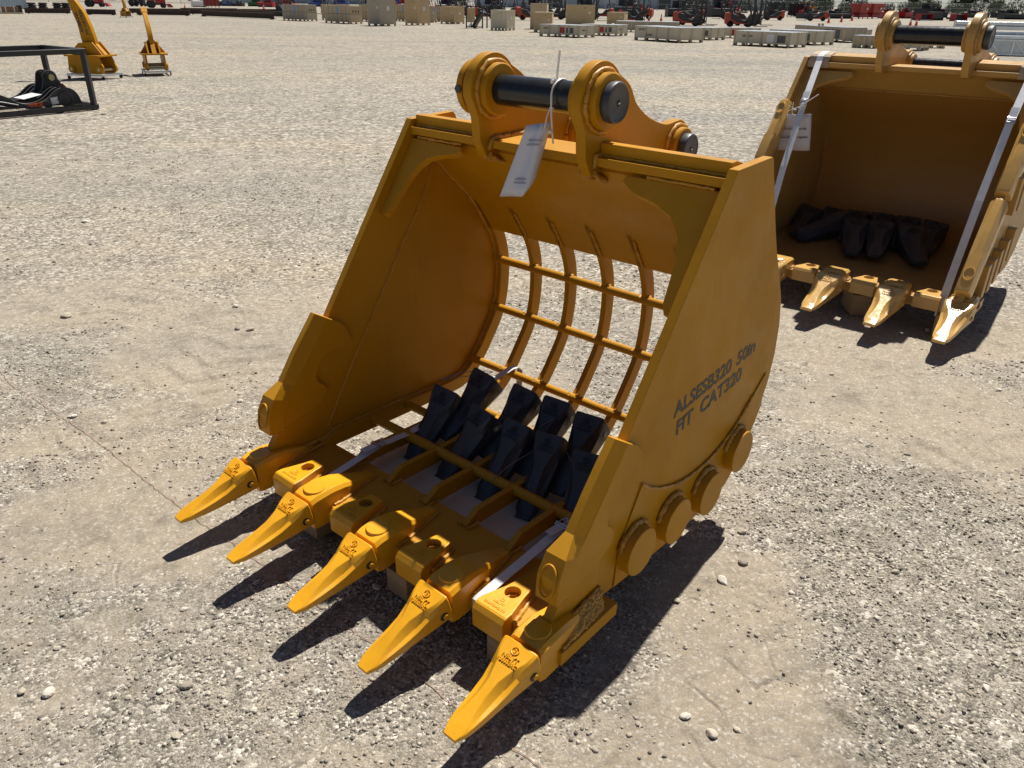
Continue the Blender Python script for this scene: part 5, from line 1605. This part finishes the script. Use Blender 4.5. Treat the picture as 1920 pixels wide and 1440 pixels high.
def tractor(x, y, rz, mt, label):
    r = empty('tractor', (x, y, 0), rz, label, 'tractor', 'tractors at the back of the yard')
    part('hood', MB().box(.3, 1.7, -.32, .32, .65, 1.25), mt, r, bevel=.08)
    part('chassis', MB().box(-.7, 1.6, -.2, .2, .42, .66), m_fork_grey, r)
    part('seat', MB().box(-.5, -.1, -.25, .25, .95, 1.35), m_fork_grey, r, bevel=.05)
    for y_ in (-.62, .62):
        part('fender', MB().box(-.85, .05, y_ - .16, y_ + .16, 1.02, 1.1), mt, r, bevel=.02)
        part('rear_wheel', MB().lathe((-.4, y_ - .14, .55), (0, 1, 0), [(0, .3), (.02, .5), (.05, .55), (.23, .55), (.26, .5), (.28, .3)], 22), m_tyre, r, smooth=40)
        part('front_wheel', MB().lathe((1.35, y_ * .85 - .09, .33), (0, 1, 0), [(0, .18), (.02, .3), (.16, .33), (.18, .18)], 18), m_tyre, r, smooth=40)
        part('roll_bar', MB().bar((-.75, y_ * .7, 1.0), (-.78, y_ * .7, 2.2), .07), m_fork_grey, r)
    part('roll_bar', MB().bar((-.78, -.45, 2.2), (-.78, .45, 2.2), .07), m_fork_grey, r)
    part('steering_wheel', MB().tube([(.12, .18 * math.cos(a), 1.35 + .18 * math.sin(a)) for a in [2 * math.pi * i / 12 for i in range(13)]], .02, 5), m_fork_grey, r)
    part('loader_arm', MB().bar((.2, -.5, 1.1), (2.2, -.5, .35), .1), mt, r)
    part('loader_arm', MB().bar((.2, .5, 1.1), (2.2, .5, .35), .1), mt, r)
    part('bucket', MB().add([(x_, y_, z_) for y_ in (-.75, .75) for x_, z_ in ((2.1, .1), (2.1, .6), (2.25, .62), (2.7, .12))], [(0, 1, 2, 3), (7, 6, 5, 4)] + [(i, (i + 1) % 4, 4 + (i + 1) % 4, 4 + i) for i in range(4)]), mt, r)
    return r


tractor(-55.9, 131.5, RAD(35), m_red, 'red compact tractor with front loader behind the steel beams')
tractor(-66.6, 134, RAD(10), m_red, 'red compact tractor partly behind the lettered ripper')
tractor(-66.0, 148, RAD(-10), m_fork_grey, 'dark compact tractor behind the red ones')


def implement(x, y, rz, w, h, d, mt, label, kind, group='implements parked at the back of the yard', cat='implement'):
    r = empty('implement', (x, y, 0), rz, label, cat, group)
    if kind == 'hopper':
        part('hopper', MB().add([(sx * w / 2 * k, sy * d / 2 * k, z) for z, k in ((h * .30, .62), (h, 1.0)) for sx, sy in ((-1, -1), (1, -1), (1, 1), (-1, 1))], [(0, 1, 2, 3), (4, 5, 6, 7)] + [(i, (i + 1) % 4, 4 + (i + 1) % 4, 4 + i) for i in range(4)]), mt, r, bevel=.02)
        part('skirt', MB().box(-w * .42, w * .42, -d * .42, d * .42, .18, h * .30 - .001), mt, r)
        for sx in (-1, 1):
            for sy in (-1, 1): part('leg', MB().box(sx * w * .4 - .05, sx * w * .4 + .05, sy * d * .4 - .05, sy * d * .4 + .05, 0, .179), m_blacksteel, r)
        part('decal', MB().box(w * .05, w * .18, -d * .5 - .02, -d * .5 + .03, h * .6, h * .72), m_white, r)
    elif kind == 'blade':
        pr = [(-.35, .05), (-.1, .02), (.1, .3), (.12, .6), (-.02, h)] 
        n_ = len(pr)
        part('moldboard', MB().add([(-w / 2, a, b) for a, b in pr] + [(w / 2, a, b) for a, b in pr] + [(-w / 2, a + .05, b) for a, b in pr] + [(w / 2, a + .05, b) for a, b in pr], [(i, i + 1, n_ + i + 1, n_ + i) for i in range(n_ - 1)] + [(2 * n_ + i, 2 * n_ + i + 1, 3 * n_ + i + 1, 3 * n_ + i) for i in range(n_ - 1)] + [(0, n_, 3 * n_, 2 * n_), (n_ - 1, 2 * n_ - 1, 4 * n_ - 1, 3 * n_ - 1)]), m_blacksteel, r)
        part('top_edge', MB().box(-w / 2, w / 2, -.06, .10, h, h + .09), mt, r)
        part('cutting_edge', MB().box(-w / 2, w / 2, -.5, -.36, 0, .1), m_zincbar, r)
        for s in (-1, 1): part('end_plate', MB().box(s * w / 2 - .05, s * w / 2 + .05, -.5, .3, 0.001, h + .1), mt, r, bevel=.01)
        part('frame', MB().box(-w * .3, w * .3, .2, d, .2, .45), m_blacksteel, r)
    elif kind == 'rack':
        for i in range(5):
            xx = -w / 2 + w * i / 4
            part('upright', MB().box(xx - .04, xx + .04, -d / 2, -d / 2 + .08, 0, h), m_blacksteel, r)
            part('stay', MB().bar((xx, -d / 2, h), (xx, d / 2, .05), .07), m_zincbar if i % 2 else m_blacksteel, r)
        part('sheet', MB().box(-w / 2, w / 2, -d / 2 + .09, -d / 2 + .14, .25, h * .92), mt, r)
        part('rail', MB().box(-w / 2 - .05, w / 2 + .05, -d / 2 - .02, -d / 2 - .001, h * .9, h), m_blacksteel, r)
    else:
        part('deck', MB().box(-w / 2, w / 2, -d / 2, d / 2, .25, .25 + h * .35), mt, r, bevel=.03)
        part('drum', MB().cyl((-w / 2 + .05, -d * .3, .28), (w / 2 - .05, -d * .3, .28), .27, 16), m_blacksteel, r, smooth=40)
        for s in (-1, 1):
            part('side_plate', MB().box(s * w / 2 - .03 + s * .031, s * w / 2 + .03 + s * .031, -d / 2 - .05, d / 2, 0.0, h * .62), mt, r)
            part('hitch_arm', MB().bar((s * .35, d * .1, .3 + h * .3), (s * .12, d * .2, h), .08), m_blacksteel, r)
        part('gearbox', MB().box(-.22, .22, -.2, .2, .25 + h * .35, h * .8), m_blacksteel, r, bevel=.03)
        part('guard', MB().box(-w * .28, w * .28, d * .2, d * .26, h * .5, h * .9), mt, r)
    return r


implement(-51.8, 144.7, RAD(30), 2.4, 1.6, 1.2, m_red, 'red frame rack standing behind the steel beams beside a white tank', 'rack')
tk = empty('tank', (-57.2, 153.8, 0), RAD(30), 'white rectangular tank beside the red frame rack', 'tank')
part('tank', MB().box(-1.3, 1.3, -.6, .6, .1, 1.0), m_white, tk, bevel=.1, seg=3)
part('skid', MB().box(-1.2, 1.2, -.5, .5, 0, .099), m_blacksteel, tk)
part('lid', MB().cyl((0, 0, 1.0), (0, 0, 1.08), .25, 16), m_white, tk)
part('cradle', MB().box(-1.34, -1.2, -.64, .64, .05, .6), m_zincbar, tk)
implement(-54.0, 177, RAD(10), 3.0, 1.6, 1.6, m_green, 'dark green implement behind the left banded crate', 'mower')
implement(-49.0, 167.5, RAD(-10), 3.0, 1.5, 1.6, m_red, 'red tiller right of the dark green implement', 'mower')
implement(-45.3, 166.5, RAD(5), 2.8, 1.5, 1.6, m_red, 'red tiller left of the blue implements', 'mower')
implement(-44.5, 190, RAD(5), 3.2, 1.7, 1.8, m_blue, 'blue mower deck above the left banded crate', 'mower')
implement(-39.5, 192, RAD(5), 3.2, 1.7, 1.8, m_blue, 'blue mower deck right of the other blue one', 'mower')
for k, xx in enumerate((-61.5, -59.2, -56.9)):
    implement(xx, 176.5 - k, RAD(-10), 2.1, 1.0, 1.3, (m_blacksteel, m_blue, m_blacksteel)[k], ('black implement right of the white tank', 'dark blue implement in the low dark row', 'black implement next to the dark green one')[k], 'mower')
implement(-13.5, 92, RAD(0), 2.0, 1.5, 1.4, m_fork_red, 'faded red machine above the second banded crate', 'mower')
implement(-11.0, 93, RAD(20), 2.0, 1.6, 1.4, m_fork_grey, 'grey machine left of the tall grey crate', 'mower')
implement(49.3, 123.2, RAD(33), 2.5, 1.95, 1.9, m_red, 'dark red hopper, left one of the pair by the cones', 'hopper')
implement(52.0, 125.0, RAD(33), 2.9, 2.0, 1.9, m_red, 'dark red hopper, right one of the pair by the cones', 'hopper')
implement(57.2, 131.5, RAD(28), 3.0, 1.4, 1.6, m_red, 'red tiller behind the left ear of the tan bucket', 'mower')
implement(60.5, 132.5, RAD(28), 3.0, 1.5, 1.6, m_red, 'red tiller right of the other one behind the tan bucket ear', 'mower')
implement(53.8, 113, RAD(28), 2.5, .75, 1.5, m_red, 'red and black dozer blade with machine behind it, above the pin of the tan bucket', 'blade')
implement(58.5, 113.3, RAD(28), 2.5, .75, 1.2, m_red, 'red and black dozer blade left of the right ear of the tan bucket', 'blade')
implement(56.5, 117.5, RAD(28), 3.4, 2.3, 2.2, m_blacksteel, 'tall black machine behind the red and black blade', 'mower')
implement(38.0, 127, RAD(15), 2.8, 2.0, 1.4, m_blacksteel, 'black rack of panels right of the end forklift', 'rack')
implement(41.8, 130, RAD(15), 2.2, 1.9, 1.4, m_blacksteel, 'smaller black rack of panels next to the larger rack', 'rack')
implement(40.5, 117.5, RAD(18), 3.6, 1.15, 1.8, m_blacksteel, 'low black mower deck behind the orange cones', 'mower')
implement(45.2, 121.0, RAD(18), 3.6, 1.1, 1.8, m_blacksteel, 'low black attachment just left of the red hoppers', 'mower')
implement(43.5, 128.0, RAD(18), 2.2, 1.6, 1.5, m_red, 'dark red attachment between the black racks and the low mower', 'mower')
implement(51.0, 150, RAD(18), 2.0, 2.4, 1.6, m_yelm, 'yellow machine behind the low black attachments', 'mower')
implement(83, 155, RAD(25), 5.0, 1.3, 1.8, m_blacksteel, 'long black bucket attachment by the fence', 'mower')
implement(90, 158, RAD(25), 5.2, 1.4, 1.8, m_blacksteel, 'long black attachment near the red truck by the fence', 'mower')
implement(76, 165, RAD(25), 3.2, 1.0, 1.5, m_white, 'white attachment by the fence', 'mower')
implement(62, 165, RAD(25), 3.2, 1.2, 1.5, m_fork_grey, 'dark attachment by the fence behind the red tillers', 'mower')
implement(68, 172, RAD(25), 3.2, 1.2, 1.5, m_blacksteel, 'black attachment by the fence behind the tall machine', 'mower')
implement(92.5, 148, RAD(25), 5.5, 1.7, 2.2, m_red, 'red attachment at the right edge by the fence', 'mower')
implement(30.5, 140, RAD(10), 4.5, 1.4, 1.5, m_blacksteel, 'dark attachment seen between the two end forklifts', 'mower')
implement(21.0, 150, RAD(10), 4.5, 1.6, 1.5, m_fork_red, 'orange attachment seen left of the end forklifts', 'mower')
implement(-23, 160, RAD(0), 4.5, 1.8, 1.6, m_blue, 'blue attachment above the gap between the crates', 'mower')

for k, (x, y, w, h, mt, lab) in enumerate(((-20.0, 118, 3.2, 2.2, m_fork_grey, 'dark machine above the gap left of the tall grey crate'), (-15.5, 120, 3.0, 2.3, m_fork_red, 'faded red machine above the tall grey crate'), (-9.0, 112, 3.4, 2.3, m_blacksteel, 'black machine between the two tall crates'), (-3.5, 118, 3.6, 2.4, m_blacksteel, 'black machine above the plain plywood crate'),
                                        (2.5, 112, 3.4, 2.5, m_fork_grey, 'dark machine above the square pale crate'), (9.0, 115, 3.6, 2.4, m_blacksteel, 'black machine above the wide plank crate'), (15.0, 118, 3.6, 2.5, m_fork_grey, 'dark machine behind the forklift with raised mast'), (22.0, 116, 3.4, 2.2, m_blacksteel, 'black machine behind the forklift by the cones'),
                                        (28.5, 120, 3.6, 2.4, m_fork_grey, 'dark machine between the end forklift and the black racks'), (34.0, 138, 3.6, 2.3, m_red, 'dark red machine behind the black racks'), (47.0, 140, 3.4, 2.0, m_blacksteel, 'black machine behind the dark red attachment'), (73.0, 150, 4.0, 1.9, m_blacksteel, 'black machine right of the tall black one'), (80.0, 138, 3.8, 1.6, m_blacksteel, 'black low machine left of the red attachment at the edge'))):
    implement(x, y, RAD(rng.uniform(-10, 25)), w, h, 1.9, mt, lab, 'mower')

# ------------------------------------------------------------------ aluminium posts and boxes at the right
m_alu = simple('aluminium', (.62, .64, .66), .28, .85, var=.08, vs=2)
m_alub = simple('aluminium_box', (.50, .53, .55), .35, .7, var=.12, vs=3)
ad = Vector((5.5, -2.0, 0)).normalized()
an = Vector((-ad.y, ad.x, 0))
for k in range(9):
    row, i = (0, k) if k < 5 else (1, k - 5)
    o = part('aluminium_post', MB().bar((0, 0, 0), tuple(ad * 6.2), .24), m_alu, bevel=.03)
    base = Vector((30.2, 58.6, .13)) + an * (i * .27 + row * .13) + Vector((0, 0, row * .245 + .30))
    o.location = base
    tag(o, 'long bright aluminium post in the bundle right of the tan bucket', 'post', 'bundled aluminium posts')
bw = part('bearer', MB().bar((0, 0, 0), tuple(an * 1.5), .25, .29), m_slat)
bw.location = Vector((31.4, 58.1, .146))
tag(bw, 'timber bearer under the left end of the aluminium posts', 'bearer')
bw = part('bearer', MB().bar((0, 0, 0), tuple(an * 1.5), .25, .29), m_slat)
bw.location = Vector((35.4, 56.65, .146))
tag(bw, 'timber bearer under the right end of the aluminium posts', 'bearer')
for k, (x, y, z, h, lab) in enumerate(((18.0, 32.2, .05, .55, 'front low aluminium frame box with diagonal braces, right of the tan bucket ear'), (18.95, 33.8, .05, .78, 'taller aluminium frame box behind the front one'), (18.2, 32.35, .62, .10, 'flat aluminium rack lying on the front frame box'))):
    r = empty('aluminium_box', (x, y, z - .05), RAD(-17), lab, 'box', 'aluminium frame boxes')
    part('sheet', MB().box(.02, 2.6, .02, 1.2, .06, h), m_alub, r)
    for i in range(4):
        xx = 2.6 * i / 3
        part('upright', MB().box(xx - .02, xx + .03, -.02, .019, 0.04, h + .01), m_alu, r)
        if i < 3 and h > .2: part('brace', MB().bar((xx + .03, 0, h), (xx + .45, 0, .08), .03), m_alu, r)
    for zz in (.05, h): part('rail', MB().box(-.02, 2.62, -.022, .018, zz - .03, zz + .02), m_alu, r)
    if z < .1:
        for xx in (.1, 2.3): part('foot', MB().box(xx, xx + .2, .1, 1.1, 0, .039), m_blacksteel, r)

# ------------------------------------------------------------------ fence, sheds and trees beyond the yard
m_fence = simple('galvanised_fence', (.36, .38, .38), .5, .5, var=.1)
fe = empty('mesh_fence', (0, 210, 0), 0, 'grey chain-link fence with three rails along the far side of the yard', 'fence')
for i in range(61):
    part('fence_post', MB().cyl((-180 + i * 6.5, 0, 0), (-180 + i * 6.5, 0, 2.6), .06, 6), m_fence, fe)
for z in (.25, 1.4, 2.5):
    part('rail', MB().box(-180, 216, -.03, .03, z - .04, z + .04), m_fence, fe)
mesh_ = MB()
for i in range(660):
    x = -180 + i * .6
    mesh_.bar((x, 0, .05), (x + 2.4, 0, 2.5), .018)
    mesh_.bar((x + 2.4, .03, .05), (x, .03, 2.5), .018)
part('chain_link', mesh_, m_fence, fe)['kind'] = 'stuff'
m_shed = simple('pale_steel_cladding', (.40, .46, .50), .5, var=.05, vs=.3)
m_shed2 = simple('grey_green_cladding', (.30, .36, .36), .5, var=.05, vs=.3)
m_roof = simple('light_roof', (.55, .57, .58), .5, var=.05)
m_dark = simple('dark_opening', (.03, .035, .04), .5)
for k, (x, y, w, d, h, mt, lab) in enumerate(((20, 262, 66, 26, 6.5, m_shed, 'long pale blue steel shed beyond the fence behind the forklifts'), (72, 270, 34, 24, 6.0, m_shed2, 'grey-green steel shed beyond the fence right of the long pale one'), (-70, 290, 60, 25, 7, m_shed2, 'grey steel shed beyond the fence behind the banded crates'))):
    r = empty('steel_shed', (x, y, 0), 0, lab, 'building', None)
    part('wall', MB().box(-w / 2, w / 2, 0, d, 0, h), mt, r)
    for i in range(int(w / 1.5)): part('cladding_rib', MB().box(-w / 2 + i * 1.5, -w / 2 + i * 1.5 + .12, -.06, -.001, .1, h - .1), mt, r)
    part('roof', MB().add([(sx * (w / 2 + .4), yy, z) for sx in (-1, 1) for yy, z in ((-.5, h), (d / 2, h + 2.2), (d + .5, h))], [(0, 1, 4, 3), (1, 2, 5, 4), (0, 2, 1), (3, 4, 5), (0, 3, 5, 2)]), m_roof, r)
    for i in range(4): part('roller_door', MB().box(-w / 2 + (i + .5) * w / 4 - 2, -w / 2 + (i + .5) * w / 4 + 2, -.10, -.061, 0, 4.2), (m_roof, m_dark)[i % 2], r)

m_bark = simple('bark', (.07, .05, .035), .9, var=.3)


def leaf_mat(name, a, b):
    m, nt, bs = new_mat(name)
    co = N(nt, 'ShaderNodeTexCoord').outputs['Object']
    nt.links.new(ramp(nt, noise(nt, co, .9, 5, .7), [(.3, a), (.7, b)]), bs.inputs['Base Color'])
    bs.inputs['Roughness'].default_value = .6
    return m


m_leaf = [leaf_mat('leaves_dark', (.018, .035, .012), (.045, .075, .022)), leaf_mat('leaves_mid', (.03, .055, .016), (.075, .11, .035))]


def tree(x, y, h, rx, k, label):
    r = empty('tree', (x, y, 0), random.uniform(0, 6), label, 'tree', 'trees beyond the fence')
    tr = MB().tube([(0, 0, 0), (.1, .05, h * .25), (-.1, .1, h * .5), (.05, 0, h * .8)], [.32, .25, .18, .06], 8)
    for i in range(7):
        a = i * 2.4
        z = h * (.3 + .06 * i)
        tr.tube([(0, 0, z), (math.cos(a) * rx * .35, math.sin(a) * rx * .35, z + h * .08), (math.cos(a) * rx * .7, math.sin(a) * rx * .7, z + h * .2)], [.12, .08, .03], 6)
    part('trunk', tr, m_bark, r, smooth=60)
    rr = np.random.default_rng(int(abs(x * 7 + y)))
    cl = [(rr.normal(0, rx * .42), rr.normal(0, rx * .42), h * rr.uniform(.06, .95), rx * rr.uniform(.24, .42)) for _ in range(24)]
    vs, fs = [], []
    for cx, cy, cz, cr2 in cl:
        n_ = 150
        d = rr.normal(size=(n_, 3))
        d /= np.linalg.norm(d, axis=1)[:, None]
        q = d * (cr2 * rr.uniform(.55, 1.05, n_))[:, None] + (cx, cy, cz)
        for c3, dd in zip(q, d):
            u = np.cross(dd, rr.normal(size=3))
            u /= np.linalg.norm(u) + 1e-9
            w = np.cross(dd, u) + dd * rr.uniform(-.6, .6)
            s = rr.uniform(.16, .38)
            b_ = len(vs)
            vs += [tuple(c3 - u * s), tuple(c3 + w * s * .6), tuple(c3 + u * s), tuple(c3 - w * s * .6)]
            fs.append((b_, b_ + 1, b_ + 2, b_ + 3))
    me_ = bpy.data.meshes.new('crown')
    me_.from_pydata(vs, [], fs)
    obj('crown', me_, m_leaf[k], r)
    return r


rt_ = random.Random(11)
for k in range(26):
    x = 52 + k * 6.2 + rt_.uniform(-2, 2)
    tree(x, 245 + rt_.uniform(-10, 30) + (k % 2) * 10, rt_.uniform(9, 14), rt_.uniform(3.6, 5.2), k % 2, 'leafy green tree beyond the fence at the right of the yard')
# hedge of shrubs along the outside of the fence
def shrub(x, y, h, rx, label):
    r = empty('shrub', (x, y, 0), 0, label, 'shrub', 'shrubs along the fence')
    rr = np.random.default_rng(int(abs(x * 13)))
    vs, fs = [], []
    for _ in range(620):
        d = rr.normal(size=3)
        d /= np.linalg.norm(d)
        c3 = d * rr.uniform(.6, 1.0) * (rx, rx * .7, h * .55) + (0, 0, h * .48)
        c3[2] = max(c3[2], .08)
        u = np.cross(d, rr.normal(size=3))
        u /= np.linalg.norm(u) + 1e-9
        w = np.cross(d, u) + d * rr.uniform(-.6, .6)
        s_ = rr.uniform(.10, .26)
        b_ = len(vs)
        vs += [tuple(c3 - u * s_), tuple(c3 + w * s_ * .6), tuple(c3 + u * s_), tuple(c3 - w * s_ * .6)]
        fs.append((b_, b_ + 1, b_ + 2, b_ + 3))
    me_ = bpy.data.meshes.new('foliage')
    me_.from_pydata(vs, [], fs)
    obj('foliage', me_, m_leaf[int(x) % 2], r)
    st_ = MB()
    for a in range(4): st_.tube([(.1 * a - .15, 0, 0), (math.cos(a * 1.6) * rx * .4, math.sin(a * 1.6) * rx * .3, h * .7)], [.05, .02], 5)
    part('stems', st_, m_bark, r)


for k in range(24):
    shrub(60 + k * 4.3 + rt_.uniform(-.8, .8), 218 + rt_.uniform(0, 8), rt_.uniform(2.6, 4.6), rt_.uniform(1.7, 2.6), 'bushy green shrub just outside the fence at the right of the yard')
for k in range(8):
    tree(-20 + k * 9.5 + rt_.uniform(-2, 2), 310 + rt_.uniform(-6, 12), rt_.uniform(10, 13), rt_.uniform(3.6, 5), k % 2, 'leafy tree rising behind the long pale shed')
for k in range(12):
    tree(-170 + k * 11 + rt_.uniform(-3, 3), 330 + rt_.uniform(-10, 20), rt_.uniform(9, 13), rt_.uniform(4, 5.2), k % 2, 'leafy tree far behind the grey shed at the left')
